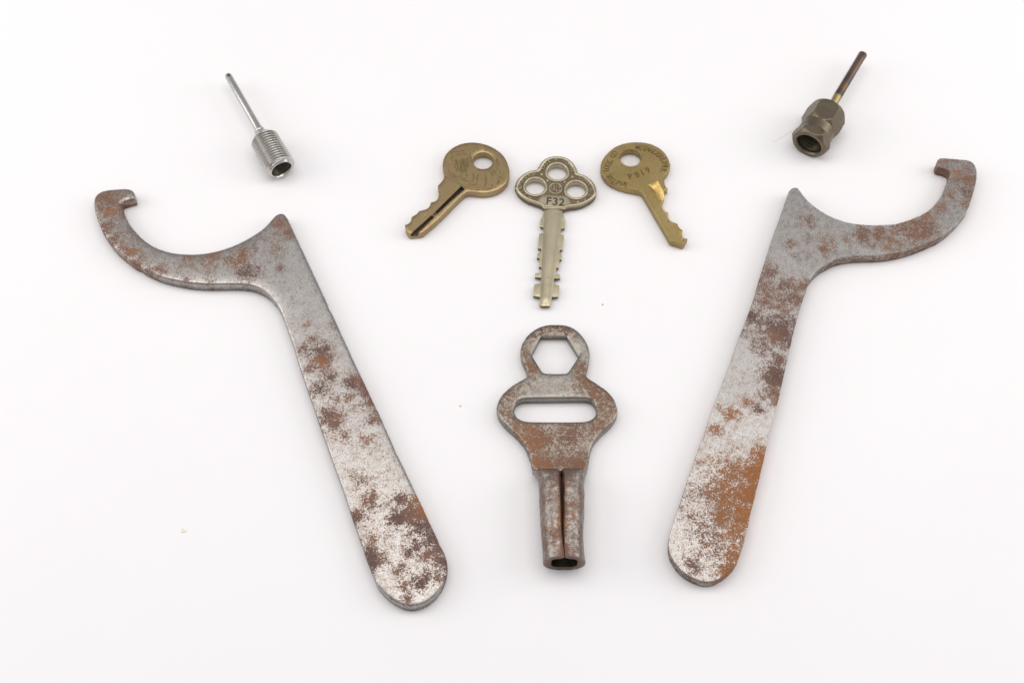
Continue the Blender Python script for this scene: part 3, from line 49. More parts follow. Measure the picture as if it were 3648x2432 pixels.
D['padlock_key_lion'] = {'loc': [-1.6153,5.9331],'outline': [[-0.813,-0.245],[-0.817,-0.234],[-0.816,-0.253],[-0.811,-0.293],[-0.805,-0.338],[-0.8,-0.383],[-0.794,-0.428],[-0.788,-0.473],[-0.783,-0.519],[-0.78,-0.564],[-0.78,-0.609],[-0.782,-0.654],[-0.787,-0.699],[-0.797,-0.742],[-0.814,-0.783],[-0.838,-0.819],[-0.87,-0.847],[-0.909,-0.866],[-0.952,-0.882],[-0.994,-0.898],[-1.037,-0.913],[-1.04,-0.957],[-1.046,-1.0],[-1.059,-1.041],[-1.079,-1.08],[-1.105,-1.114],[-1.137,-1.144],[-1.173,-1.168],[-1.213,-1.186],[-1.255,-1.199],[-1.297,-1.211],[-1.339,-1.225],[-1.379,-1.244],[-1.418,-1.264],[-1.44,-1.306],[-1.463,-1.345],[-1.493,-1.377],[-1.531,-1.401],[-1.571,-1.424],[-1.605,-1.453],[-1.636,-1.488],[-1.641,-1.532],[-1.646,-1.576],[-1.653,-1.619],[-1.668,-1.659],[-1.692,-1.694],[-1.722,-1.725],[-1.757,-1.75],[-1.797,-1.767],[-1.839,-1.78],[-1.835,-1.827],[-1.829,-1.873],[-1.821,-1.918],[-1.809,-1.962],[-1.789,-2.003],[-1.763,-2.041],[-1.735,-2.078],[-1.707,-2.115],[-1.678,-2.151],[-1.635,-2.143],[-1.592,-2.134],[-1.549,-2.126],[-1.506,-2.121],[-1.463,-2.119],[-1.419,-2.118],[-1.376,-2.115],[-1.334,-2.106],[-1.293,-2.093],[-1.252,-2.077],[-1.22,-2.045],[-1.189,-2.013],[-1.157,-1.981],[-1.125,-1.949],[-1.094,-1.917],[-1.062,-1.884],[-1.031,-1.852],[-0.999,-1.82],[-0.968,-1.788],[-0.936,-1.755],[-0.905,-1.723],[-0.874,-1.69],[-0.844,-1.657],[-0.814,-1.623],[-0.785,-1.588],[-0.756,-1.554],[-0.727,-1.519],[-0.698,-1.485],[-0.669,-1.451],[-0.64,-1.416],[-0.611,-1.382],[-0.582,-1.347],[-0.554,-1.312],[-0.525,-1.277],[-0.498,-1.241],[-0.47,-1.206],[-0.442,-1.17],[-0.414,-1.135],[-0.387,-1.099],[-0.359,-1.064],[-0.331,-1.028],[-0.303,-0.993],[-0.276,-0.957],[-0.248,-0.922],[-0.219,-0.887],[-0.191,-0.852],[-0.162,-0.818],[-0.132,-0.783],[-0.103,-0.749],[-0.074,-0.715],[-0.045,-0.68],[-0.015,-0.646],[0.015,-0.612],[0.045,-0.579],[0.077,-0.548],[0.112,-0.522],[0.151,-0.504],[0.194,-0.493],[0.239,-0.489],[0.284,-0.489],[0.328,-0.491],[0.373,-0.497],[0.417,-0.506],[0.461,-0.516],[0.505,-0.524],[0.55,-0.53],[0.594,-0.534],[0.639,-0.536],[0.684,-0.537],[0.729,-0.535],[0.774,-0.53],[0.818,-0.523],[0.863,-0.516],[0.907,-0.508],[0.951,-0.497],[0.993,-0.483],[1.035,-0.466],[1.076,-0.448],[1.117,-0.43],[1.158,-0.411],[1.196,-0.387],[1.231,-0.36],[1.265,-0.331],[1.299,-0.301],[1.331,-0.27],[1.361,-0.236],[1.388,-0.2],[1.413,-0.163],[1.438,-0.126],[1.46,-0.087],[1.477,-0.046],[1.49,-0.003],[1.503,0.041],[1.514,0.084],[1.523,0.128],[1.528,0.173],[1.532,0.217],[1.535,0.262],[1.537,0.307],[1.536,0.352],[1.529,0.396],[1.52,0.44],[1.51,0.484],[1.5,0.528],[1.49,0.572],[1.48,0.616],[1.468,0.659],[1.455,0.702],[1.439,0.744],[1.422,0.786],[1.405,0.828],[1.387,0.869],[1.367,0.909],[1.344,0.947],[1.317,0.984],[1.29,1.02],[1.263,1.055],[1.234,1.09],[1.203,1.122],[1.17,1.152],[1.135,1.181],[1.101,1.211],[1.066,1.239],[1.031,1.266],[0.993,1.292],[0.955,1.316],[0.917,1.339],[0.878,1.363],[0.839,1.385],[0.799,1.404],[0.757,1.42],[0.714,1.434],[0.671,1.448],[0.628,1.462],[0.585,1.475],[0.541,1.484],[0.497,1.492],[0.452,1.499],[0.408,1.506],[0.363,1.511],[0.319,1.513],[0.274,1.512],[0.229,1.51],[0.184,1.507],[0.139,1.503],[0.094,1.497],[0.051,1.487],[0.007,1.475],[-0.036,1.463],[-0.079,1.45],[-0.121,1.434],[-0.161,1.414],[-0.201,1.393],[-0.24,1.371],[-0.279,1.348],[-0.315,1.322],[-0.35,1.293],[-0.383,1.263],[-0.417,1.233],[-0.449,1.201],[-0.478,1.167],[-0.505,1.132],[-0.531,1.095],[-0.557,1.058],[-0.579,1.019],[-0.597,0.978],[-0.614,0.936],[-0.629,0.894],[-0.643,0.851],[-0.653,0.808],[-0.662,0.763],[-0.669,0.719],[-0.675,0.674],[-0.677,0.63],[-0.678,0.586],[-0.678,0.546],[-0.674,0.513],[-0.668,0.479],[-0.661,0.439],[-0.653,0.396],[-0.646,0.351],[-0.639,0.307],[-0.632,0.262],[-0.625,0.218],[-0.618,0.173],[-0.61,0.129],[-0.622,0.087],[-0.634,0.046],[-0.647,0.005],[-0.666,-0.033],[-0.689,-0.069],[-0.714,-0.104],[-0.739,-0.139],[-0.764,-0.174],[-0.789,-0.209]],'hole': [[0.984,0.794],[0.979,0.829],[0.97,0.862],[0.957,0.895],[0.941,0.925],[0.922,0.955],[0.901,0.982],[0.876,1.006],[0.849,1.028],[0.82,1.047],[0.789,1.063],[0.757,1.076],[0.724,1.085],[0.689,1.091],[0.655,1.093],[0.62,1.091],[0.586,1.086],[0.552,1.077],[0.52,1.065],[0.489,1.049],[0.459,1.031],[0.432,1.009],[0.408,0.984],[0.386,0.957],[0.367,0.928],[0.352,0.897],[0.34,0.864],[0.331,0.831],[0.326,0.796],[0.324,0.762],[0.326,0.727],[0.332,0.693],[0.341,0.659],[0.353,0.627],[0.369,0.596],[0.388,0.567],[0.41,0.54],[0.434,0.515],[0.461,0.493],[0.49,0.474],[0.521,0.458],[0.553,0.446],[0.587,0.436],[0.621,0.431],[0.656,0.429],[0.69,0.43],[0.725,0.435],[0.758,0.444],[0.791,0.456],[0.822,0.472],[0.851,0.491],[0.878,0.513],[0.902,0.537],[0.924,0.564],[0.943,0.594],[0.959,0.625],[0.971,0.657],[0.98,0.691],[0.985,0.725],[0.986,0.76]],'groove': [[-0.039,-0.263],[-0.089,-0.325],[-0.139,-0.386],[-0.19,-0.448],[-0.24,-0.51],[-0.29,-0.571],[-0.341,-0.633],[-0.391,-0.694],[-0.441,-0.756],[-0.492,-0.817],[-0.542,-0.879],[-0.592,-0.941],[-0.643,-1.002],[-0.693,-1.064],[-0.743,-1.126],[-0.794,-1.187],[-0.844,-1.249],[-0.895,-1.309],[-0.948,-1.369],[-1.001,-1.428],[-1.054,-1.488],[-1.107,-1.547],[-1.16,-1.607],[-1.212,-1.666],[-1.265,-1.726],[-1.319,-1.784],[-1.373,-1.843],[-1.426,-1.902],[-1.48,-1.961],[-1.534,-2.019],[-1.587,-2.078],[-1.641,-2.137],[-1.695,-2.195],[-1.749,-2.254],[-1.675,-2.377],[-1.474,-2.213],[-1.424,-2.151],[-1.374,-2.088],[-1.324,-2.026],[-1.274,-1.964],[-1.224,-1.902],[-1.174,-1.84],[-1.124,-1.778],[-1.074,-1.716],[-1.023,-1.655],[-0.973,-1.593],[-0.923,-1.531],[-0.872,-1.47],[-0.822,-1.408],[-0.771,-1.347],[-0.719,-1.286],[-0.668,-1.225],[-0.617,-1.164],[-0.565,-1.103],[-0.514,-1.042],[-0.463,-0.981],[-0.411,-0.92],[-0.358,-0.861],[-0.304,-0.802],[-0.25,-0.744],[-0.196,-0.685],[-0.142,-0.626],[-0.088,-0.568],[-0.034,-0.509],[0.02,-0.45],[0.073,-0.392]],'lion': [[[-0.401,1.114],[-0.247,1.129],[-0.105,1.158],[0.037,1.202],[0.157,1.114],[0.219,0.967]],[[-0.401,1.114],[-0.399,1.011],[-0.338,0.938],[-0.421,0.938],[-0.385,0.879],[-0.407,0.806],[-0.335,0.771],[-0.241,0.792]],[[-0.245,1.026],[-0.126,1.011],[-0.009,1.085],[0.111,1.011]],[[-0.241,0.792],[-0.237,0.588],[-0.282,0.472],[-0.209,0.356]],[[-0.122,0.792],[-0.071,0.559],[-0.115,0.356]],[[-0.004,0.821],[0.047,0.559],[-0.019,0.24]],[[0.137,0.879],[0.188,0.646],[0.098,0.298]],[[0.231,0.938],[0.259,0.646],[0.331,0.559]],[[-0.192,0.733],[-0.165,0.53],[-0.198,0.356]],[[-0.052,0.85],[-0.012,0.588],[-0.067,0.298]],[[0.066,0.85],[0.118,0.588],[0.051,0.327]],[[0.331,0.559],[0.474,0.414],[0.64,0.327],[0.736,0.153],[0.773,-0.048],[0.728,-0.249],[0.764,-0.349],[0.882,-0.392],[0.986,-0.32],[0.951,-0.22]],[[0.098,0.298],[0.148,0.096],[0.056,0.009],[-0.087,0.096],[-0.229,0.153],[-0.372,0.24],[-0.492,0.356]],[[-0.041,0.182],[-0.181,0.11],[-0.323,0.124],[-0.419,0.211],[-0.49,0.24]],[[0.5,0.211],[0.455,0.009],[0.504,-0.163],[0.411,-0.192]],[[0.335,0.24],[0.361,0.067],[0.315,-0.077]],[[-0.558,0.124],[-0.32,-0.048],[-0.059,-0.192],[0.155,-0.335],[0.39,-0.449],[0.577,-0.392],[0.646,-0.22]],[[0.009,-0.019],[0.127,-0.077],[0.221,-0.048],[0.246,-0.163],[0.388,-0.22],[0.506,-0.277],[0.342,-0.363]],[[0.081,-0.106],[0.153,-0.22],[0.271,-0.277],[0.319,-0.349]],[[-0.515,0.298],[-0.419,0.24],[-0.441,0.153],[-0.275,0.067],[-0.132,-0.048]]],'script': [[[1.11,0.85],[1.158,0.646],[1.017,0.501],[0.853,0.327]],[[0.948,0.182],[0.97,0.356],[1.052,0.501],[1.182,0.53],[1.17,0.646]],[[0.972,0.038],[1.065,0.24],[1.029,0.356],[1.171,0.414],[1.242,0.24],[1.113,0.139],[1.184,0.067],[1.278,0.124],[1.36,0.182],[1.301,0.269]],[[1.162,-0.192],[1.184,0.009],[1.278,0.067],[1.349,0.009],[1.232,-0.106],[1.162,-0.22]],[[1.09,0.009],[1.149,-0.077],[1.138,-0.192]]],'lint': [[[-1.264,-1.52],[-1.208,-1.436],[-1.245,-1.38],[-1.166,-1.296],[-1.141,-1.352],[-1.218,-1.492],[-1.15,-1.45]],[[-1.036,-1.38],[-0.968,-1.31],[-0.898,-1.339],[-0.942,-1.422],[-1.014,-1.352],[-0.852,-1.325],[-0.827,-1.394],[-0.906,-1.464],[-0.977,-1.422]],[[-0.885,-1.408],[-0.837,-1.464],[-0.917,-1.492],[-0.966,-1.408]]]}
D['padlock_key_numbered'] = {'loc': [4.1808,6.0922],'outline': [[0.888,-2.553],[0.929,-2.566],[0.97,-2.579],[1.011,-2.593],[1.051,-2.607],[1.092,-2.622],[1.132,-2.638],[1.171,-2.655],[1.21,-2.673],[1.249,-2.691],[1.288,-2.71],[1.321,-2.677],[1.351,-2.643],[1.374,-2.605],[1.391,-2.563],[1.407,-2.521],[1.427,-2.488],[1.453,-2.468],[1.412,-2.449],[1.372,-2.427],[1.339,-2.399],[1.315,-2.363],[1.303,-2.321],[1.301,-2.277],[1.305,-2.231],[1.312,-2.186],[1.32,-2.14],[1.328,-2.095],[1.293,-2.069],[1.259,-2.041],[1.231,-2.009],[1.209,-1.972],[1.194,-1.931],[1.185,-1.888],[1.178,-1.845],[1.137,-1.828],[1.097,-1.81],[1.056,-1.793],[1.017,-1.774],[0.977,-1.754],[0.94,-1.732],[0.907,-1.705],[0.885,-1.671],[0.877,-1.632],[0.878,-1.59],[0.883,-1.546],[0.889,-1.502],[0.895,-1.459],[0.902,-1.415],[0.862,-1.393],[0.823,-1.372],[0.785,-1.35],[0.751,-1.325],[0.728,-1.293],[0.718,-1.253],[0.716,-1.21],[0.719,-1.165],[0.725,-1.121],[0.732,-1.077],[0.74,-1.032],[0.747,-0.988],[0.755,-0.944],[0.762,-0.903],[0.769,-0.874],[0.775,-0.87],[0.78,-0.88],[0.784,-0.872],[0.787,-0.84],[0.791,-0.797],[0.794,-0.752],[0.797,-0.708],[0.801,-0.663],[0.804,-0.618],[0.839,-0.591],[0.871,-0.562],[0.896,-0.528],[0.915,-0.492],[0.925,-0.469],[0.924,-0.473],[0.912,-0.493],[0.896,-0.5],[0.877,-0.479],[0.859,-0.442],[0.841,-0.402],[0.828,-0.361],[0.822,-0.317],[0.821,-0.273],[0.821,-0.229],[0.82,-0.184],[0.82,-0.14],[0.82,-0.095],[0.819,-0.051],[0.819,-0.006],[0.855,0.021],[0.887,0.051],[0.913,0.086],[0.936,0.125],[0.958,0.164],[0.979,0.203],[0.999,0.244],[1.014,0.286],[1.028,0.329],[1.04,0.371],[1.05,0.412],[1.054,0.441],[1.047,0.461],[1.038,0.49],[1.03,0.531],[1.022,0.575],[1.014,0.619],[1.005,0.663],[0.992,0.706],[0.976,0.748],[0.958,0.789],[0.939,0.83],[0.921,0.87],[0.901,0.911],[0.878,0.949],[0.851,0.984],[0.822,1.018],[0.792,1.052],[0.761,1.085],[0.73,1.117],[0.696,1.146],[0.66,1.171],[0.622,1.196],[0.584,1.22],[0.546,1.244],[0.507,1.266],[0.466,1.284],[0.424,1.3],[0.381,1.313],[0.339,1.327],[0.296,1.34],[0.252,1.351],[0.208,1.358],[0.164,1.362],[0.119,1.365],[0.074,1.368],[0.029,1.371],[-0.016,1.372],[-0.061,1.372],[-0.106,1.371],[-0.151,1.369],[-0.195,1.367],[-0.24,1.361],[-0.284,1.353],[-0.328,1.344],[-0.372,1.334],[-0.416,1.324],[-0.459,1.313],[-0.501,1.298],[-0.542,1.28],[-0.583,1.26],[-0.623,1.241],[-0.663,1.221],[-0.703,1.2],[-0.741,1.177],[-0.777,1.15],[-0.811,1.121],[-0.844,1.09],[-0.877,1.06],[-0.911,1.03],[-0.943,0.999],[-0.972,0.965],[-1.001,0.93],[-1.028,0.895],[-1.056,0.859],[-1.083,0.824],[-1.109,0.787],[-1.131,0.748],[-1.151,0.708],[-1.171,0.668],[-1.191,0.627],[-1.209,0.586],[-1.224,0.544],[-1.236,0.501],[-1.246,0.457],[-1.256,0.414],[-1.261,0.371],[-1.26,0.329],[-1.256,0.286],[-1.25,0.242],[-1.244,0.197],[-1.238,0.153],[-1.229,0.109],[-1.215,0.067],[-1.196,0.027],[-1.175,-0.013],[-1.153,-0.052],[-1.13,-0.09],[-1.103,-0.125],[-1.072,-0.158],[-1.041,-0.19],[-1.009,-0.222],[-0.976,-0.252],[-0.941,-0.28],[-0.904,-0.305],[-0.865,-0.327],[-0.826,-0.349],[-0.786,-0.371],[-0.747,-0.392],[-0.707,-0.413],[-0.666,-0.431],[-0.624,-0.447],[-0.582,-0.462],[-0.54,-0.478],[-0.497,-0.493],[-0.455,-0.507],[-0.411,-0.519],[-0.368,-0.529],[-0.324,-0.539],[-0.28,-0.549],[-0.236,-0.559],[-0.192,-0.568],[-0.148,-0.578],[-0.104,-0.587],[-0.061,-0.598],[-0.02,-0.613],[0.018,-0.636],[0.05,-0.665],[0.076,-0.701],[0.096,-0.74],[0.116,-0.781],[0.135,-0.821],[0.154,-0.862],[0.173,-0.903],[0.192,-0.943],[0.21,-0.984],[0.229,-1.026],[0.246,-1.067],[0.264,-1.108],[0.282,-1.149],[0.299,-1.191],[0.317,-1.232],[0.335,-1.273],[0.353,-1.315],[0.37,-1.356],[0.388,-1.397],[0.406,-1.439],[0.424,-1.48],[0.441,-1.521],[0.459,-1.563],[0.478,-1.604],[0.496,-1.645],[0.514,-1.686],[0.532,-1.727],[0.55,-1.768],[0.569,-1.809],[0.587,-1.85],[0.605,-1.892],[0.623,-1.933],[0.641,-1.974],[0.66,-2.015],[0.678,-2.056],[0.695,-2.097],[0.713,-2.139],[0.731,-2.18],[0.749,-2.221],[0.767,-2.263],[0.785,-2.304],[0.803,-2.345],[0.82,-2.386],[0.838,-2.428],[0.854,-2.47],[0.871,-2.511]],'hole': [[0.089,0.757],[0.085,0.791],[0.077,0.825],[0.066,0.859],[0.052,0.89],[0.034,0.92],[0.013,0.948],[-0.011,0.974],[-0.037,0.997],[-0.065,1.017],[-0.096,1.034],[-0.128,1.047],[-0.162,1.057],[-0.196,1.064],[-0.231,1.067],[-0.266,1.066],[-0.3,1.062],[-0.334,1.054],[-0.367,1.043],[-0.399,1.029],[-0.43,1.012],[-0.458,0.992],[-0.485,0.969],[-0.509,0.944],[-0.531,0.917],[-0.55,0.888],[-0.566,0.857],[-0.579,0.824],[-0.589,0.791],[-0.596,0.756],[-0.599,0.722],[-0.598,0.687],[-0.594,0.652],[-0.587,0.618],[-0.576,0.585],[-0.561,0.553],[-0.543,0.523],[-0.523,0.495],[-0.499,0.469],[-0.473,0.446],[-0.444,0.426],[-0.413,0.41],[-0.381,0.396],[-0.348,0.386],[-0.314,0.38],[-0.279,0.377],[-0.244,0.377],[-0.209,0.382],[-0.175,0.389],[-0.142,0.4],[-0.11,0.414],[-0.08,0.432],[-0.051,0.452],[-0.025,0.474],[-0.001,0.499],[0.021,0.527],[0.04,0.556],[0.056,0.587],[0.069,0.619],[0.079,0.653],[0.086,0.687],[0.089,0.722]],'groove': [[1.254,-2.581],[1.614,-2.33],[0.933,-1.132],[0.907,-1.055],[0.882,-0.978],[0.856,-0.901],[0.83,-0.823],[0.805,-0.746],[0.778,-0.669],[0.75,-0.593],[0.723,-0.516],[0.693,-0.44],[0.662,-0.365],[0.632,-0.29],[0.601,-0.214],[0.266,-0.368],[0.298,-0.442],[0.331,-0.516],[0.364,-0.59],[0.397,-0.664],[0.429,-0.738],[0.462,-0.812],[0.495,-0.885],[0.529,-0.958],[0.564,-1.032],[0.598,-1.105],[0.632,-1.178],[0.666,-1.251],[0.701,-1.324],[0.734,-1.398],[0.768,-1.471],[0.802,-1.544],[0.836,-1.618],[0.869,-1.691],[0.902,-1.765],[0.934,-1.839],[0.966,-1.914],[0.998,-1.988],[1.03,-2.062],[1.062,-2.136],[1.094,-2.21],[1.126,-2.285],[1.158,-2.359],[1.19,-2.433],[1.222,-2.507]],'center': [-0.119,0.407],'arc1': [[-0.477,-0.338],[-0.615,-0.313],[-0.752,-0.251],[-0.876,-0.19],[-0.973,-0.053],[-1.019,0.095],[-1.091,0.235],[-1.049,0.345],[-1.008,0.438],[-0.955,0.501],[-0.852,0.783],[-0.771,0.91]],'arc2': [[0.0,1.163],[0.107,1.131],[0.208,1.106],[0.317,1.074],[0.41,1.036],[0.509,0.979],[0.608,0.91],[0.692,0.84],[0.762,0.752],[0.833,0.642],[0.879,0.548],[0.854,0.407],[0.828,0.282],[0.745,0.142]],'num': [[-0.29,-0.053],[-0.066,0.024],[0.114,0.102],[0.296,0.201]]}
D['clover_key'] = {'loc': [1.3375,4.7998],'head': [[0.332,-0.01],[0.374,0.016],[0.419,0.037],[0.465,0.053],[0.514,0.065],[0.563,0.075],[0.612,0.082],[0.662,0.088],[0.711,0.095],[0.761,0.105],[0.809,0.116],[0.857,0.129],[0.905,0.144],[0.951,0.163],[0.996,0.185],[1.04,0.209],[1.083,0.234],[1.125,0.261],[1.166,0.289],[1.206,0.319],[1.245,0.351],[1.281,0.385],[1.314,0.422],[1.345,0.461],[1.371,0.503],[1.392,0.548],[1.409,0.592],[1.421,0.628],[1.425,0.657],[1.423,0.695],[1.42,0.742],[1.414,0.792],[1.405,0.841],[1.392,0.889],[1.376,0.936],[1.359,0.983],[1.337,1.027],[1.311,1.069],[1.282,1.11],[1.251,1.149],[1.218,1.186],[1.182,1.221],[1.144,1.253],[1.105,1.284],[1.064,1.312],[1.02,1.334],[0.974,1.354],[0.927,1.373],[0.881,1.391],[0.834,1.41],[0.823,1.458],[0.812,1.506],[0.801,1.554],[0.788,1.602],[0.772,1.648],[0.752,1.693],[0.731,1.738],[0.709,1.782],[0.684,1.824],[0.654,1.863],[0.621,1.899],[0.587,1.935],[0.551,1.968],[0.511,1.996],[0.469,2.021],[0.425,2.044],[0.38,2.062],[0.333,2.076],[0.284,2.086],[0.236,2.093],[0.187,2.096],[0.137,2.097],[0.088,2.095],[0.039,2.09],[-0.009,2.082],[-0.057,2.071],[-0.104,2.056],[-0.149,2.037],[-0.192,2.013],[-0.233,1.987],[-0.271,1.956],[-0.306,1.921],[-0.338,1.884],[-0.368,1.845],[-0.393,1.803],[-0.416,1.759],[-0.437,1.715],[-0.457,1.67],[-0.477,1.625],[-0.5,1.581],[-0.524,1.538],[-0.574,1.531],[-0.623,1.524],[-0.672,1.514],[-0.72,1.5],[-0.767,1.483],[-0.813,1.463],[-0.857,1.439],[-0.899,1.413],[-0.941,1.385],[-0.98,1.354],[-1.016,1.32],[-1.051,1.284],[-1.084,1.247],[-1.114,1.207],[-1.141,1.165],[-1.166,1.121],[-1.188,1.077],[-1.206,1.03],[-1.22,0.982],[-1.23,0.933],[-1.238,0.888],[-1.24,0.859],[-1.235,0.845],[-1.224,0.824],[-1.209,0.785],[-1.194,0.739],[-1.177,0.692],[-1.155,0.648],[-1.127,0.606],[-1.096,0.567],[-1.064,0.529],[-1.031,0.491],[-0.996,0.456],[-0.958,0.424],[-0.918,0.394],[-0.877,0.364],[-0.836,0.336],[-0.792,0.311],[-0.747,0.29],[-0.701,0.271],[-0.654,0.252],[-0.608,0.233],[-0.561,0.214],[-0.515,0.195],[-0.469,0.176],[-0.424,0.155],[-0.382,0.129],[-0.345,0.097],[-0.309,0.061],[-0.274,0.026]],'blade': [[-0.299,0.031],[-0.302,-0.018],[-0.305,-0.068],[-0.308,-0.117],[-0.323,-0.164],[-0.337,-0.211],[-0.353,-0.258],[-0.382,-0.298],[-0.402,-0.341],[-0.408,-0.39],[-0.413,-0.439],[-0.419,-0.488],[-0.424,-0.537],[-0.429,-0.586],[-0.435,-0.635],[-0.316,-0.673],[-0.309,-0.891],[-0.459,-0.92],[-0.507,-1.482],[-0.406,-1.497],[-0.42,-1.654],[-0.531,-1.668],[-0.542,-1.845],[-0.458,-1.854],[-0.485,-2.185],[-0.382,-2.194],[-0.405,-2.405],[-0.599,-2.411],[-0.607,-2.568],[-0.383,-2.579],[-0.4,-2.798],[-0.635,-2.825],[-0.669,-3.264],[-0.459,-3.297],[-0.476,-3.573],[-0.431,-3.628],[-0.184,-3.628],[-0.122,-3.559],[-0.109,-3.297],[0.111,-3.297],[0.16,-2.881],[-0.032,-2.812],[-0.005,-2.616],[0.18,-2.616],[0.19,-2.462],[0.057,-2.439],[0.072,-2.231],[0.146,-2.222],[0.177,-1.911],[0.242,-1.905],[0.259,-1.726],[0.188,-1.654],[0.19,-1.54],[0.279,-1.54],[0.334,-0.978],[0.235,-0.944],[0.251,-0.732],[0.361,-0.711],[0.39,-0.41],[0.374,-0.362],[0.358,-0.313],[0.342,-0.264],[0.328,-0.215],[0.313,-0.166],[0.308,-0.116],[0.31,-0.065],[0.311,-0.013]],'rings': [[0.153,1.467,0.407],[-0.575,0.878,0.405],[0.76,0.751,0.404]],'bore': [0.327],'dots': [[-0.365,1.366,0.048],[-0.171,1.117,0.048],[0.387,1.068,0.048],[0.645,1.263,0.048],[-0.767,0.435,0.048],[0.808,0.266,0.048]],'medal': [0.084,0.798,0.223],'plate': [[-0.413,0.478],[-0.514,0.257],[-0.386,0.177],[-0.318,0.034],[0.383,-0.014],[0.434,0.082],[0.603,0.129],[0.49,0.43],[0.401,0.497],[-0.333,0.546]],'num': [[-0.141,0.281],[0.072,0.257],[0.282,0.233]],'axis': [[0.005,-0.011],[-0.291,-3.651]]}
D['inflator_needle'] = {'loc': [-7.5541,6.1815],'ax': [-0.4742,0.8804],'st': [0.0,1.381,1.802,4.537]}
D['hex_nut_needle'] = {'loc': [9.8046,7.1302],'ax': [0.502,0.8649],'st': [0.0,0.676,1.142,1.624,4.488]}
D['specks'] = {'loc': [0.0,0.0],'crumbs': [[-9.525,-6.31],[-1.567,-2.251],[2.857,1.331]],'hair': [[8.709,7.65],[8.988,7.814],[9.244,8.012],[9.442,8.144],[9.627,8.277]],'scratch': [[2.766,-5.382],[3.447,-4.798],[4.218,-4.252]]}

# ------------------------------------------------------------------ helpers
def tag(o, label=None, cat=None, group=None, kind=None):
    if label: o['label'] = label
    if cat: o['category'] = cat
    if group: o['group'] = group
    if kind: o['kind'] = kind
    return o

def thing(name, loc, label, cat, group=None):
    e = bpy.data.objects.new(name, None); COL.objects.link(e)
    e.empty_display_size = 0.5
    e.location = (loc[0], loc[1], loc[2] if len(loc) > 2 else 0.0)
    return tag(e, label, cat, group)

def link(name, me, mat, parent=None, sharp=32):
    o = bpy.data.objects.new(name, me); COL.objects.link(o)
    me.materials.clear(); me.materials.append(mat)
    if parent: o.parent = parent
    me.polygons.foreach_set('use_smooth', [True] * len(me.polygons))
    me.set_sharp_from_angle(angle=math.radians(sharp))
    me.update()
    return o

def mesh(name, v, f):
    me = bpy.data.meshes.new(name)
    me.from_pydata([tuple(map(float, p)) for p in v], [], [tuple(map(int, q)) for q in f]); me.validate(); me.update()
    return me

def inside(P, loop):
    loop = np.asarray(loop, float); x, y = P[:, 0][:, None], P[:, 1][:, None]
    x0, y0 = loop[:, 0], loop[:, 1]; x1, y1 = np.roll(x0, -1), np.roll(y0, -1)
    cr = ((y0 <= y) != (y1 <= y))
    with np.errstate(divide='ignore', invalid='ignore'):
        xi = x0 + (y - y0) * (x1 - x0) / np.where(y1 == y0, 1e-12, y1 - y0)
    return (np.sum(cr & (x < xi), 1) % 2) == 1

def dist(P, loop, closed=True):
    loop = np.asarray(loop, float)
    a = loop if closed else loop[:-1]; b = np.roll(loop, -1, 0) if closed else loop[1:]
    ab = b - a; L2 = np.maximum((ab ** 2).sum(1), 1e-12)
    out = np.empty(len(P))
    for i in range(0, len(P), 2000):
        p = P[i:i + 2000]
        t = np.clip(((p[:, None] - a) * ab).sum(2) / L2, 0, 1)
        out[i:i + 2000] = np.sqrt((((a + t[..., None] * ab) - p[:, None]) ** 2).sum(2)).min(1)
    return out

def area2(l):
    l = np.asarray(l, float)
    return 0.5 * np.sum(l[:, 0] * np.roll(l[:, 1], -1) - np.roll(l[:, 0], -1) * l[:, 1])

def offset_loop(l, d):
    """inward (left of a counter-clockwise loop) by d; only points that really lie d away are kept"""
    l = np.asarray(l, float)
    if area2(l) < 0: l = l[::-1]
    t = np.roll(l, -1, 0) - np.roll(l, 1, 0); t /= np.maximum(np.hypot(t[:, 0], t[:, 1]), 1e-9)[:, None]
    q = l + d * np.c_[-t[:, 1], t[:, 0]]
    keep = dist(q, l) > 0.93 * abs(d)
    return q[keep]

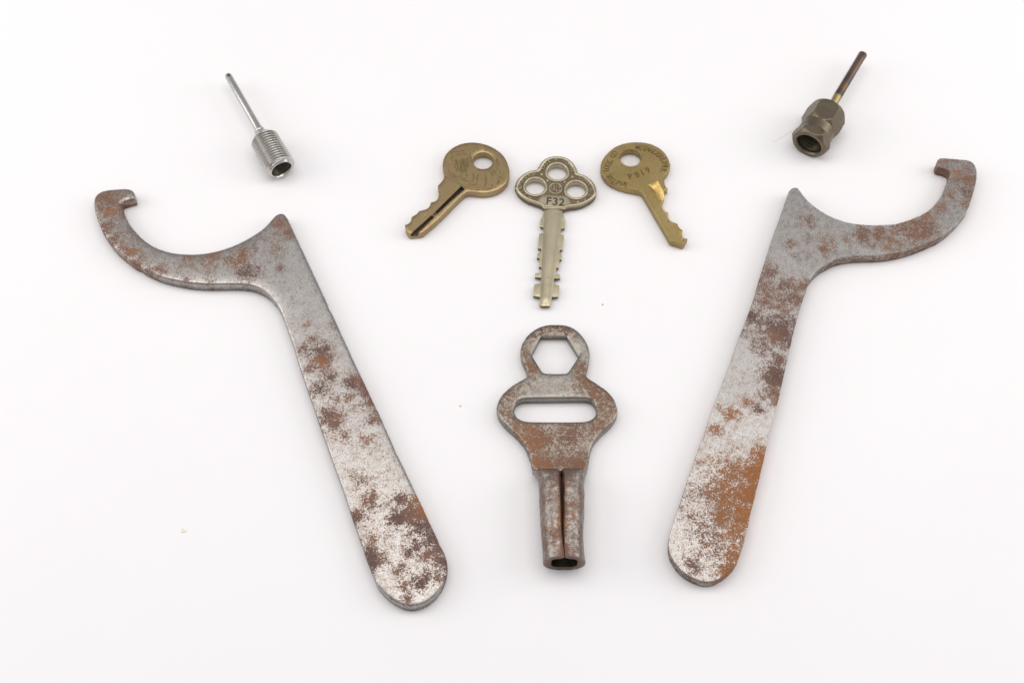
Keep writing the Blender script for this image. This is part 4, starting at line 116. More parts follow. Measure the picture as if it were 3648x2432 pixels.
def plate(name, outline, holes=(), z0=0.0, z1=0.3, edge=((0, 0.03), (0.03, 0)), rise=None, spacing=0.1, lines=(), wall=(0.0,), jit=0.25, under=0.03):
    """A solid sheet: flat underside at z0, a relief top found by Delaunay triangulation inside the outline.
    edge = ((distance from rim, drop), ...) profile of the rounded rim; rise(P, d) adds relief."""
    out = np.asarray(outline, float)
    if area2(out) < 0: out = out[::-1]
    hs = [np.asarray(h, float)[::(1 if area2(h) < 0 else -1)] for h in holes]
    loops = [out] + hs
    r = np.random.RandomState(3)
    lo, hi = out.min(0), out.max(0)
    gx = np.arange(lo[0], hi[0], spacing); gy = np.arange(lo[1], hi[1], spacing * 0.866)
    G = np.array([(x + (spacing / 2 if j % 2 else 0), y) for j, y in enumerate(gy) for x in gx])
    G += r.uniform(-jit, jit, G.shape) * spacing
    rows = []
    for l in loops:
        for d_, _ in edge[1:]:
            t = np.roll(l, -1, 0) - np.roll(l, 1, 0); t /= np.maximum(np.hypot(t[:, 0], t[:, 1]), 1e-9)[:, None]
            rows.append(l + d_ * np.c_[-t[:, 1], t[:, 0]])
    def dmin(P): return np.min([dist(P, l) for l in loops], 0)
    def ins(P):
        m = inside(P, out)
        for h in hs: m &= ~inside(P, h)
        return m
    last = edge[-1][0]
    keepG = G[ins(G)]; keepG = keepG[dmin(keepG) > last + spacing * 0.35]
    if lines:
        dl = np.min([dist(keepG, l) for l in lines], 0); keepG = keepG[dl > spacing * 0.3]
    pts = [keepG]; k = 0
    for l in loops:
        for d_, _ in edge[1:]:
            q = rows[k]; k += 1
            q = q[ins(q)]; q = q[dmin(q) > d_ * 0.95]
            pts.append(q)
    V = list(np.concatenate(loops)); E = []; n = 0
    for l in loops:
        E += [(n + i, n + (i + 1) % len(l)) for i in range(len(l))]; n += len(l)
    for l in lines:
        l = np.asarray(l, float); m = len(l)
        E += [(n + i, n + (i + 1) % m) for i in range(m)]; V += list(l); n += m
    V = np.array(V + list(np.concatenate(pts)))
    res = geometry.delaunay_2d_cdt([Vector((float(a), float(b))) for a, b in V], E, [], 0, 1e-5)
    P = np.array([(v.x, v.y) for v in res[0]]); T = np.array([list(f) for f in res[2]])
    cen = P[T].mean(1); T = T[ins(cen)]
    used = np.unique(T); mp = -np.ones(len(P), int); mp[used] = np.arange(len(used)); P = P[used]; T = mp[T]
    d = dmin(P)
    drop = np.interp(d, [e[0] for e in edge], [e[1] for e in edge])
    Z = z1 - drop
    if rise is not None: Z = Z + rise(P, d)
    # walls from the boundary edges of the triangulation
    cnt = {}
    for a, b, c in T:
        for e in ((a, b), (b, c), (c, a)):
            kx = (min(e), max(e)); cnt[kx] = None if kx in cnt else e
    be = [e for e in cnt.values() if e is not None]
    bv = sorted({i for e in be for i in e}); ix = {v: i for i, v in enumerate(bv)}
    N = len(P); B = P[bv]; nb = len(bv)
    verts = [(*p, z) for p, z in zip(P, Z)]
    faces = [tuple(t) for t in T]
    # bulge of the wall: a row a bit below the rim and a tucked-in row at the bottom
    nrm = np.zeros((nb, 2))
    for a, b in be:
        t = P[b] - P[a]; q = np.array([t[1], -t[0]]); q /= max(np.hypot(*q), 1e-9)
        nrm[ix[a]] += q; nrm[ix[b]] += q
    nrm /= np.maximum(np.hypot(nrm[:, 0], nrm[:, 1]), 1e-9)[:, None]
    zt = Z[bv]
    rws = [(0.0, z1 - edge[0][1] - .03), (0.0, z0 + under), (-under * 0.8, z0)]
    base = list(bv)
    for o_, zz in rws:
        st = len(verts)
        verts += [(*(B[i] + nrm[i] * o_), min(zz, zt[i] - 0.002)) for i in range(nb)]
        for a, b in be:
            faces.append((base[ix[b]], base[ix[a]], st + ix[a], st + ix[b]))
        base = [st + i for i in range(nb)]
    # underside: the same triangles, flipped
    st = len(verts); inb = {v: base[i] for i, v in enumerate(bv)}; um = {}
    for i in range(N):
        if i in inb: um[i] = inb[i]
        else:
            um[i] = len(verts); verts.append((*P[i], z0))
    faces += [(um[c], um[b], um[a]) for a, b, c in T]
    me = mesh(name, verts, faces)
    if len(me.vertices) == len(verts): set_attr(me, 'rim', np.concatenate([d, np.zeros(len(verts) - N)]))
    return me

def nicked(loop, n, seed, depth=.02):
    """small dents and burrs along a worn edge"""
    l = np.asarray(loop, float); r = np.random.RandomState(seed); s = 1 if area2(l) > 0 else -1
    tn = np.roll(l, -1, 0) - np.roll(l, 1, 0); tn /= np.maximum(np.hypot(tn[:, 0], tn[:, 1]), 1e-9)[:, None]
    nn = s * np.c_[-tn[:, 1], tn[:, 0]]; off = r.normal(0, .0022, len(l))
    for _ in range(n):
        c = l[r.randint(len(l))]; w = r.uniform(.04, .16); dd = r.uniform(-.3, 1.0) * depth
        off += dd * np.exp(-((l - c) ** 2).sum(1) / w ** 2)
    return l + nn * off[:, None]

def set_attr(me, name, vals):
    a = me.attributes.new(name, 'FLOAT', 'POINT'); a.data.foreach_set('value', np.asarray(vals, np.float32))

def coords(me):
    c = np.empty(len(me.vertices) * 3, np.float32); me.vertices.foreach_get('co', c); return c.reshape(-1, 3)

def paint_rust(me, blobs, bias=0.0, wall=.3, wall_z=.2):
    """how far corrosion has gone (rust) and how fresh and orange it is (orange), from a list of patches"""
    C = coords(me)[:, :2]; r = np.full(len(C), bias); neg = np.zeros(len(C)); o = np.zeros(len(C)); w = np.full(len(C), 1e-3); o += 0.35e-3; add = np.zeros(len(C))
    for x, y, rad, st, org in blobs:
        d2 = ((C[:, 0] - x) ** 2 + (C[:, 1] - y) ** 2) / (rad * 1.3) ** 2
        g = np.exp(-d2)
        if org < 0: add += st * g; continue
        if st > 0: r = np.maximum(r, bias + .78 * st * g)
        else: neg = np.minimum(neg, st * g)
        w += g * g; o += g * g * org
    side = (coords(me)[:, 2] < wall_z) * wall
    set_attr(me, 'rust', r + neg + add + side); set_attr(me, 'orange', o / w)

def lathe(name, prof, n=64, radius=None, axis_dir=(1, 0), closed=False):
    """prof = [(s, r)] along +axis; radius(theta, s, r) may reshape the section. Axis horizontal through local origin."""
    ax = Vector((axis_dir[0], axis_dir[1], 0)); sd = Vector((-axis_dir[1], axis_dir[0], 0)); up = Vector((0, 0, 1))
    v, f = [], []
    for s, r in prof:
        for k in range(n):
            th = 2 * math.pi * k / n
            rr = radius(th, s, r) if radius else r
            p = ax * s + (sd * math.cos(th) + up * math.sin(th)) * rr
            v.append(tuple(p))
    for i in range(len(prof) - 1):
        for k in range(n):
            a = i * n + k; b = i * n + (k + 1) % n
            f.append((a, b, b + n, a + n))
    m = len(prof)
    if prof[0][1] < 1e-3 or closed: f.append(tuple(range(n))[::-1])
    if prof[-1][1] < 1e-3 or closed: f.append(tuple((m - 1) * n + k for k in range(n)))
    me = mesh(name, v, f)
    bm = bmesh.new(); bm.from_mesh(me); bmesh.ops.remove_doubles(bm, verts=bm.verts, dist=1e-5); bmesh.ops.recalc_face_normals(bm, faces=bm.faces); bm.to_mesh(me); bm.free()
    return me

def eval_curve(cu):
    o = bpy.data.objects.new('tmp', cu); COL.objects.link(o)
    dg = bpy.context.evaluated_depsgraph_get(); dg.update()
    me = bpy.data.meshes.new_from_object(o.evaluated_get(dg))
    bpy.data.objects.remove(o); bpy.data.curves.remove(cu)
    return me

def tubes(lines, r, z=None, res=2, cyclic=False, taper=None):
    cu = bpy.data.curves.new('tmp', 'CURVE'); cu.dimensions = '3D'; cu.bevel_depth = r; cu.bevel_resolution = res; cu.use_fill_caps = True
    for l in lines:
        sp = cu.splines.new('NURBS' if len(l) > 3 and not cyclic else 'POLY'); sp.points.add(len(l) - 1)
        for p, q in zip(sp.points, l):
            p.co = (q[0], q[1], q[2] if z is None else z, 1)
        if sp.type == 'NURBS': sp.order_u = 3; sp.use_endpoint_u = True; sp.resolution_u = 4
        sp.use_cyclic_u = cyclic
    return eval_curve(cu)

def ring_mesh(name, x, y, r0, r1, z0, z1, bev=0.015, n=56):
    """a flat raised ring (washer) with softened edges, standing from z0 to z1"""
    prof = [(r1, z0), (r1, z1 - bev), (r1 - bev * .4, z1 - bev * .3), (r1 - bev, z1), (r0 + bev, z1), (r0 + bev * .4, z1 - bev * .3), (r0, z1 - bev), (r0, z0)]
    v, f = [], []; m = len(prof)
    for k in range(n):
        c, s = math.cos(2 * math.pi * k / n), math.sin(2 * math.pi * k / n)
        v += [(x + r * c, y + r * s, z) for r, z in prof]
    for k in range(n):
        for i in range(m):
            a = k * m + i; b = k * m + (i + 1) % m; c = ((k + 1) % n) * m
            f.append((a, c + i, c + (i + 1) % m, b))
    return mesh(name, v, f)

def glyphs(items, size, z, depth, bold=0.0):
    """items = [(char, x, y, angle, sx)]; letters as real solid type lying flat at height z"""
    bm = bmesh.new()
    for ch, x, y, a, sx in items:
        cu = bpy.data.curves.new('t', 'FONT'); cu.body = ch; cu.size = size; cu.extrude = depth / 2; cu.offset = bold
        cu.align_x = 'CENTER'; cu.align_y = 'CENTER'; cu.resolution_u = 4
        me = eval_curve(cu)
        me.transform(Matrix.Translation((x, y, z + depth / 2)) @ Matrix.Rotation(a, 4, 'Z') @ Matrix.Diagonal((sx, 1, 1, 1)))
        bm.from_mesh(me); bpy.data.meshes.remove(me)
    me = bpy.data.meshes.new('lettering'); bm.to_mesh(me); bm.free()
    return me

def cut(me, cutter):
    """solid difference of two meshes"""
    a = bpy.data.objects.new('tmp', me); b = bpy.data.objects.new('tmp', cutter); COL.objects.link(a); COL.objects.link(b)
    m = a.modifiers.new('b', 'BOOLEAN'); m.operation = 'DIFFERENCE'; m.object = b; m.solver = 'EXACT'
    dg = bpy.context.evaluated_depsgraph_get(); dg.update()
    r = bpy.data.meshes.new_from_object(a.evaluated_get(dg))
    bpy.data.objects.remove(a); bpy.data.objects.remove(b)
    return r if len(r.polygons) > len(me.polygons) * .6 else me

def arc_items(text, cx, cy, r, a0, a1, sx=1.0):
    n = len(text); out = []
    for i, ch in enumerate(text):
        if ch == ' ': continue
        a = math.radians(a0 + (a1 - a0) * i / (n - 1))
        out.append((ch, cx + r * math.cos(a), cy + r * math.sin(a), a - math.pi / 2, sx))
    return out

# ------------------------------------------------------------------ materials
class NT:
    def __init__(s, name):
        s.m = bpy.data.materials.new(name); s.m.use_nodes = True; s.t = s.m.node_tree
        s.b = s.t.nodes['Principled BSDF']; s.co = s.t.nodes.new('ShaderNodeTexCoord').outputs['Object']
    def n(s, typ, **kw):
        q = s.t.nodes.new(typ)
        for k, v in kw.items():
            if k.startswith('i_'):
                s.put(q.inputs[int(k[2:])] if k[2:].isdigit() else q.inputs[k[2:].replace('_', ' ')], v)
            else: setattr(q, k, v)
        return q
    def put(s, sock, v):
        if hasattr(v, 'is_linked') or hasattr(v, 'links'): s.t.links.new(v, sock)
        else: sock.default_value = v
    def noise(s, scale, detail=6, rough=0.6, dist=0.0, vec=None):
        q = s.n('ShaderNodeTexNoise', i_Scale=scale, i_Detail=detail, i_Roughness=rough, i_Distortion=dist); s.put(q.inputs['Vector'], vec if vec is not None else s.co)
        return q.outputs['Fac']
    def math(s, op, a, b=0.0, c=0.0, clamp=False):
        q = s.n('ShaderNodeMath', operation=op, use_clamp=clamp); s.put(q.inputs[0], a); s.put(q.inputs[1], b); s.put(q.inputs[2], c); return q.outputs[0]
    def ramp(s, v, a, b, to0=0.0, to1=1.0):
        q = s.n('ShaderNodeMapRange', interpolation_type='SMOOTHSTEP', i_0=v, i_1=a, i_2=b, i_3=to0, i_4=to1); return q.outputs[0]
    def mix(s, f, a, b):
        q = s.n('ShaderNodeMix', data_type='RGBA'); s.put(q.inputs[0], f); s.put(q.inputs[6], a); s.put(q.inputs[7], b); return q.outputs[2]
    def mixf(s, f, a, b):
        q = s.n('ShaderNodeMix', data_type='FLOAT'); s.put(q.inputs[0], f); s.put(q.inputs[2], a); s.put(q.inputs[3], b); return q.outputs[0]
    def attr(s, name): return s.n('ShaderNodeAttribute', attribute_name=name).outputs['Fac']
    def bump(s, h, strength, distance=0.02, normal=None):
        q = s.n('ShaderNodeBump', i_Strength=strength, i_Distance=distance, i_Height=h)
        if normal is not None: s.put(q.inputs['Normal'], normal)
        return q.outputs[0]
    def set(s, **kw):
        for k, v in kw.items(): s.put(s.b.inputs[k.replace('_', ' ')], v)
        return s.m
def C(r, g, b): return (r, g, b, 1)

def scratches(k, angle, scale=7.0, squash=0.06):
    mp = k.n('ShaderNodeMapping', i_Rotation=(0, 0, angle), i_Scale=(1.0, squash, 1.0)); k.put(mp.inputs[0], k.co)
    nz = k.noise(scale, 3, 0.6, vec=mp.outputs[0])
    return k.ramp(nz, 0.60, 0.66)

def rusty_steel(name, seed, angle=0.3, metal=C(.445, .43, .415), rough=0.29, grain=22, amount=0.0, sharp=0.15, wear=0.0, film_amt=.75, stain_col=C(.26, .205, .17), rust_met=.12, rust_rough=.66, fineness=3.1, dents=0.0):
    k = NT(name)
    mp = k.n('ShaderNodeMapping', i_Location=(seed * 3.7, seed * 1.9, seed)); k.put(mp.inputs[0], k.co); k.co = mp.outputs[0]
    big = k.noise(1.3, 4, 0.62); mid = k.noise(6.0, 7, 0.70); fine = k.noise(grain, 4, 0.72); vfine = k.noise(grain * 2.6, 2, 0.6)
    n = k.math('MULTIPLY_ADD', k.math('SUBTRACT', mid, .5), 2.3, k.math('MULTIPLY', k.math('SUBTRACT', fine, .5), fineness))
    n = k.math('MULTIPLY_ADD', k.math('SUBTRACT', big, .5), 1.1, n)
    n = k.math('MULTIPLY_ADD', k.math('SUBTRACT', vfine, .5), 0.9, n)
    n = k.math('MULTIPLY', n, k.ramp(k.attr('rust'), -.1, .55, .62, 1.08))
    f = k.math('ADD', n, k.math('SUBTRACT', k.attr('rust'), .05))
    f = k.math('SUBTRACT', f, k.ramp(k.attr('rim'), .02, .11, wear, 0.0))
    mask = k.ramp(f, 0.52 - amount - sharp, 0.52 - amount + sharp)
    stain = k.math('MULTIPLY', k.ramp(f, -0.20 - amount, 0.55 - amount), film_amt)
    # colour of the rust: purple-brown scale, brown, fresh orange
    om = k.math('ADD', k.attr('orange'), k.math('MULTIPLY', k.math('SUBTRACT', k.noise(6.0, 4, 0.7), .5), 1.0))
    thin = k.ramp(f, 0.55, 1.15)
    dark = k.mix(k.noise(14, 3, 0.7), C(.085, .044, .042), C(.14, .068, .052))
    brown = k.mix(k.noise(11, 3, .7), C(.155, .080, .048), C(.215, .105, .060))
    orange = k.mix(k.noise(9, 3, .7), C(.23, .083, .020), C(.37, .132, .026))
    rc = k.mix(k.ramp(om, 0.12, 0.42), dark, brown); rc = k.mix(k.ramp(om, 0.56, 0.95), rc, orange)
    rc = k.mix(k.math('MULTIPLY', k.ramp(k.noise(19, 5, .75), .42, .62), .38), rc, C(.095, .05, .036))
    # bare metal, with grey-brown film in the pits
    film = k.ramp(k.math('ADD', fine, k.math('MULTIPLY', mid, .5)), 0.70, 0.95)
    mc = k.mix(k.noise(2.0, 5, .6), metal, C(metal[0] * .86, metal[1] * .86, metal[2] * .865))
    mc = k.mix(k.math('MULTIPLY', film, .55), mc, C(metal[0] * .55, metal[1] * .50, metal[2] * .46))
    pit = k.math('MULTIPLY', k.ramp(k.noise(7.5, 3, .75), .60, .70), .5)
    mc = k.mix(pit, mc, C(stain_col[0] * .62, stain_col[1] * .60, stain_col[2] * .60))
    mc = k.mix(stain, mc, stain_col)
    sc = scratches(k, angle); sc2 = scratches(k, angle + 1.9, 9.0)
    col = k.mix(mask, mc, rc)
    met = k.mixf(mask, 1.0, rust_met)
    ro = k.math('ADD', k.math('MULTIPLY', k.noise(8, 4, .65), .22), rough - .11)
    ro = k.mixf(k.math('MULTIPLY', sc, .6), ro, rough * .6)
    ro = k.mixf(mask, ro, rust_rough)
    h = k.math('MULTIPLY_ADD', mask, -0.35, k.math('MULTIPLY', fine, .9))
    h = k.math('MULTIPLY_ADD', vfine, .6, h)
    h = k.math('MULTIPLY_ADD', k.math('MAXIMUM', sc, sc2), -.12, h)
    nm = k.bump(h, 0.42, 0.012)
    if dents: nm = k.bump(k.noise(2.6, 3, .55), dents, .12, nm)
    return k.set(Base_Color=col, Metallic=met, Roughness=ro, Normal=nm)

def brass(name, seed, c0, c1, cdark, rough=0.38, dirt=0.35, grain=30, metallic=1.0, bumpy=0.25, angle=0.0):
    k = NT(name)
    mp = k.n('ShaderNodeMapping', i_Location=(seed * 2.3, seed * 5.1, seed)); k.put(mp.inputs[0], k.co); k.co = mp.outputs[0]
    a = k.noise(1.6, 5, .6); b = k.noise(9, 5, .7); g = k.noise(grain, 3, .7)
    col = k.mix(k.ramp(a, .35, .65), c0, c1)
    dm = k.ramp(k.math('ADD', k.math('MULTIPLY', b, .6), k.math('MULTIPLY', g, .5)), .56, .74)
    col = k.mix(k.math('MULTIPLY', dm, dirt), col, cdark)
    sc = scratches(k, angle, 9.0)
    ro = k.math('ADD', k.math('MULTIPLY', b, .25), rough - .12); ro = k.math('ADD', ro, k.math('MULTIPLY', dm, dirt * .4))
    h = k.math('MULTIPLY_ADD', dm, -.4, g); h = k.math('MULTIPLY_ADD', sc, -.3, h)
    return k.set(Base_Color=col, Metallic=metallic, Roughness=ro, Normal=k.bump(h, bumpy, 0.01))

def paper(name):
    k = NT(name)
    col = k.mix(k.noise(.12, 4, .6), C(.852, .836, .842), C(.882, .868, .874))
    sp = k.math('MULTIPLY', k.ramp(k.noise(3.1, 2, .5), .72, .80), .35)
    col = k.mix(sp, col, C(.83, .815, .80))
    return k.set(Base_Color=col, Roughness=.75, Specular_IOR_Level=.25, Normal=k.bump(k.noise(6, 4, .6), .06, .02))

M_paper = paper('white_paper')
M_steelL = rusty_steel('rusted_steel_rounded', 1, angle=.5)
M_steelR = rusty_steel('rusted_steel_flat', 4, angle=-.35, grain=22, rough=.31)
M_steelK = rusty_steel('rusted_steel_brown', 7, grain=19, rough=.36, amount=0.22, sharp=.27, metal=C(.33, .31, .28), wear=.36, film_amt=.95, stain_col=C(.185, .135, .098), rust_met=.5, rust_rough=.46, dents=.12)
M_steelT = rusty_steel('rusted_folded_tube', 9, grain=15, rough=.34, amount=0.08, sharp=.32, metal=C(.33, .315, .295), film_amt=.95, stain_col=C(.20, .155, .125), rust_met=.5, rust_rough=.42, fineness=1.9, dents=.22)
M_bronze = brass('bronze_key_metal', 1, C(.345, .27, .135), C(.365, .25, .14), C(.18, .125, .065), rough=.34, dirt=.35)
M_grime = brass('black_grime', 2, C(.035, .027, .017), C(.085, .06, .03), C(.014, .011, .008), rough=.6, metallic=.1, bumpy=.9, dirt=.8)
M_brass = brass('worn_yellow_brass', 3, C(.32, .24, .10), C(.37, .275, .125), C(.17, .105, .05), rough=.40, dirt=.75, angle=1.0)
M_gold = brass('bright_cut_brass', 4, C(.66, .48, .19), C(.55, .38, .14), C(.25, .15, .06), rough=.30, dirt=.6, grain=22, bumpy=1.0)
M_brassdark = brass('dark_stamped_brass', 5, C(.10, .065, .03), C(.15, .10, .05), C(.06, .04, .02), rough=.6, metallic=.5)
M_bronzedark = brass('bronze_dark_line', 13, C(.13, .09, .045), C(.17, .115, .055), C(.08, .055, .03), rough=.5, metallic=.8)
M_brassdirt = brass('brass_letter_dirt', 12, C(.12, .08, .033), C(.15, .105, .045), C(.07, .045, .02), rough=.55, metallic=.6)
M_nickel = brass('nickel_silver', 6, C(.43, .38, .265), C(.48, .425, .30), C(.18, .14, .085), rough=.36, dirt=.55, bumpy=.2)
M_patina = brass('dark_patina', 7, C(.15, .115, .07), C(.20, .155, .095), C(.09, .06, .035), rough=.55, dirt=.6, metallic=.7)
M_stamp_hole_dark = brass('stamp_and_hole_shade_black', 8, C(.07, .055, .037), C(.10, .08, .055), C(.04, .03, .02), rough=.55, metallic=.5)  # stamped characters, and the painted shade of the air hole
M_chrome = brass('bright_nickel_plate', 9, C(.52, .505, .48), C(.58, .56, .53), C(.40, .36, .29), rough=.24, dirt=.10, bumpy=.012)
M_nut = brass('dull_gunmetal_nut', 10, C(.155, .127, .090), C(.19, .157, .112), C(.075, .06, .034), rough=.36, dirt=.5)
M_boreshade = brass('shaded_bore', 11, C(.075, .062, .045), C(.11, .09, .06), C(.04, .033, .022), rough=.4, metallic=.8)  # dark tone painting the shade deep inside the bores and the tube mouth

# ------------------------------------------------------------------ the surface
tb = mesh('tabletop', [(-160, -120, 0), (160, -120, 0), (160, 160, 0), (-160, 160, 0)], [(0, 1, 2, 3)])
ground = link('tabletop', tb, M_paper); tag(ground, kind='structure')

# ------------------------------------------------------------------ hook spanners
d = D['hook_spanner_left']
t = thing('hook_spanner', d['loc'], 'rusty steel hook spanner with rounded edges, its hook opening up at the left', 'spanner', 'pair of hook spanners')
EL = ((0, .095), (.010, .055), (.03, .028), (.06, .016), (.12, .009), (.22, .003), (.36, 0))
me = plate('body', nicked(d['outline'], 30, 1), z0=0, z1=.42, edge=EL, spacing=.095,
           rise=lambda P, dd: .004 * np.sin(P[:, 0] * 3.1 + P[:, 1] * 1.7) * np.clip(dd / .3, 0, 1))
paint_rust(me, d['blobs'], 0, .22, .26); link('body', me, M_steelL, t, 40)

d = D['hook_spanner_right']
t = thing('hook_spanner', d['loc'], 'rusty steel hook spanner with sharp edges and an orange rust streak down its handle', 'spanner', 'pair of hook spanners')
ER = ((0, .007), (.008, 0))
me = plate('body', nicked(d['outline'], 34, 2), z0=0, z1=.45, edge=ER, spacing=.095, under=.05,
           rise=lambda P, dd: .002 * np.sin(P[:, 0] * 2.1 + P[:, 1] * 2.7) * np.clip(dd / .3, 0, 1))
paint_rust(me, d['blobs'], 0, .42, .42); link('body', me, M_steelR, t, 30)

# ------------------------------------------------------------------ flat key with hexagon ring and folded socket tube
d = D['skate_key']
t = thing('socket_key', d['loc'], 'brown rusted flat key with hexagon ring, wide slot and folded square socket', 'key')
EK = ((0, .06), (.012, .028), (.035, .010), (.08, 0))
me = plate('plate', nicked(d['outline'], 22, 3), [d['hex'], d['slot']], z0=0, z1=.35, edge=EK, spacing=.085,
           rise=lambda P, dd: .05 * np.clip((-P[:, 1] - 0.9) / 1.0, 0, 1) ** 2)
paint_rust(me, d['blobs'], .25, .1, .24); link('plate', me, M_steelK, t, 40)

def tube_section(hw, h, th, gap, dip, n=10):
    """the folded sheet seen end-on: from the left lip at the seam round the bottom to the right lip (outer, inner)"""
    def half(w, top, bot, rad, lip, dp):
        if dp < 0:      # inner face: the roof rises to a peak under the seam
            p = [(-lip, top - dp), (-lip - .04, top - dp * .7), (-lip - .09, top - dp * .25), (-lip - .14, top)]
        else:
            p = [(-lip, top - dp), (-lip - .035, top - dp * .5), (-lip - .07, top - dp * .12), (-lip - .12, top)]
        cx, cy = -w + rad, top - rad
        p += [(cx + rad * math.cos(a), cy + rad * math.sin(a)) for a in np.linspace(math.pi / 2, math.pi, n)]
        cy = bot + rad
        p += [(cx + rad * math.cos(a), cy + rad * math.sin(a)) for a in np.linspace(math.pi, 1.5 * math.pi, n)]
        p += [(-w * .25, bot)]
        return p
    o = half(hw, h, 0.0, min(.50, hw * .80, h * .48), gap, dip)
    i = half(hw - th, h - th, th, min(.2, hw * .34, h * .2), gap, -min(.10, h * .1))
    full = lambda q: q + [(-x, y) for x, y in q[::-1]]
    return full(o), full(i)
tv, tf = [], []; TS = d['tube']; prev = None
ys = np.linspace(0, 1, 44)
tx = np.interp(ys, np.linspace(0, 1, len(TS)), [q[0] for q in TS]); tyy = np.array([q[1] for q in TS]); hwv = np.array([q[2] for q in TS])
Y = tyy[0] + (tyy[-1] - tyy[0]) * ys
X = np.interp(-Y, -tyy, [q[0] for q in TS]); HW = np.interp(-Y, -tyy, hwv) * .985
rr = np.random.RandomState(5); wob = np.interp(ys, np.linspace(0, 1, 12), rr.uniform(-1, 1, 12)); wob2 = np.interp(ys, np.linspace(0, 1, 15), rr.uniform(-1, 1, 15))
for k in range(len(ys)):
    u = ys[k]
    h = np.interp(u, [0, .015, .04, .08, .2, 1], [.44, .66, .84, .95, 1.02, 1.10])
    gap = np.interp(u, [0, .15, .45, .75, .9, 1], [.032, .026, .02, .016, .012, .008]) + .008 * wob[k]
    dip = np.interp(u, [0, .3, .7, .93, 1], [.15, .12, .09, .06, .06]) + .02 * wob2[k]
    notch = -.035 if .80 > u > .66 else (0.0 if u < .66 else -.015)
    hh_ = h + notch * .5 + .006 * wob2[k]
    o, i = tube_section(HW[k], hh_, min(.225, hh_ * .3), max(.01, gap), min(dip, hh_ * .25))
    loop = o + i[::-1]; m = len(loop)
    wx = .012 * wob[k]
    tv += [(X[k] + wx + x, Y[k], max(z, 0)) for x, z in loop]
    if k:
        for q in range(m):
            a = (k - 1) * m + q; b = (k - 1) * m + (q + 1) % m
            tf.append((a, b, b + m, a + m))
    no = len(o)
for k in (0, len(ys) - 1):
    for q in range(no - 1):
        a = k * m + q; b = k * m + q + 1; c = k * m + (m - 1 - q); e = k * m + (m - 2 - q)
        tf.append((a, b, e, c) if k == 0 else (b, a, c, e))
me = mesh('socket_tube', tv, tf)
bm = bmesh.new(); bm.from_mesh(me); bmesh.ops.recalc_face_normals(bm, faces=bm.faces); bm.to_mesh(me); bm.free()
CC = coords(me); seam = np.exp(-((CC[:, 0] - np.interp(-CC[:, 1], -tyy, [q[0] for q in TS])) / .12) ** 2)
inn = np.clip(1 - np.abs(CC[:, 0] - np.interp(-CC[:, 1], -tyy, [q[0] for q in TS])) / .45, 0, 1) * ((CC[:, 2] > .15) & (CC[:, 2] < .88))  # inside of the tube: extra rust value paints its hollow dark, as shade
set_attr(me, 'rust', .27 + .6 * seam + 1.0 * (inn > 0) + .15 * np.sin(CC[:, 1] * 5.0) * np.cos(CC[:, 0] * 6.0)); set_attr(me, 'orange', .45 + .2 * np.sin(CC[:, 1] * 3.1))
so_ = link('socket_tube', me, M_steelT, t, 50); me.materials.append(M_boreshade)
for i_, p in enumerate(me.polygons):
    if i_ < (len(ys) - 1) * m and no <= i_ % m < m - 1 and i_ // m > 24: p.material_index = 1  # inner faces towards the mouth coloured dark for the shade of the tunnel
    if i_ >= (len(ys) - 1) * m: p.use_smooth = False

# ------------------------------------------------------------------ padlock key with the lion emblem
EB = ((0, .028), (.012, .008), (.03, 0))
def groove_lines(g, w=.02):
    return [np.asarray(g, float), offset_loop(g, w)]
d = D['padlock_key_lion']
t = thing('padlock_key', d['loc'], 'bronze padlock key with a lion emblem and a black groove down its blade', 'key', 'padlock keys')
g = d['groove']; gi = offset_loop(g, .012)
me = plate('body', d['outline'], [d['hole']], z0=0, z1=.31, edge=EB, spacing=.11, lines=[np.asarray(g), gi],
           rise=lambda P, dd: np.where(inside(P, np.asarray(g)) & (dist(P, g) > .008), -.13, 0.0))
o = link('body', me, M_bronze, t, 30)
bm = bmesh.new(); bm.from_mesh(me)
C0 = np.array([f.calc_center_median()[:] for f in bm.faces]); up = np.array([f.normal.z for f in bm.faces])
gm = inside(C0[:, :2], np.asarray(g)) & (C0[:, 2] > .12) & (C0[:, 2] < .30) & (up > .05)
# the grimy floor of the groove is a part of its own
fl = [f for f, q in zip(bm.faces, gm) if q]
vs = {}; fv = []; ff = []
for f in fl:
    q = []
    for v_ in f.verts:
        if v_ not in vs: vs[v_] = len(fv); fv.append((v_.co.x, v_.co.y, v_.co.z + .004))
        q.append(vs[v_])
    ff.append(q)
bm.free()
link('groove', mesh('groove', fv, ff), M_grime, t, 30)
tag(link('emblem_dark_outline', tubes(d['lion'] + d['script'], .030, .292), M_bronzedark, t, 60), kind='stuff')  # wider dark tubes under the emblem lines, giving them a darker outline
me = tubes(d['lion'], .015, .313); link('lion_emblem', me, M_bronze, t, 60)
me = tubes(d['script'], .014, .312); link('script_emblem', me, M_bronze, t, 60)
lt = tubes(d['lint'], .0045, .318, 1)
k = NT('pink_lint'); ml = k.set(Base_Color=C(.62, .42, .32), Roughness=.9)
o = link('lint', lt, ml); o.location = (*d['loc'], 0); tag(o, 'curled pinkish lint caught on the blade of the lion padlock key', 'lint')

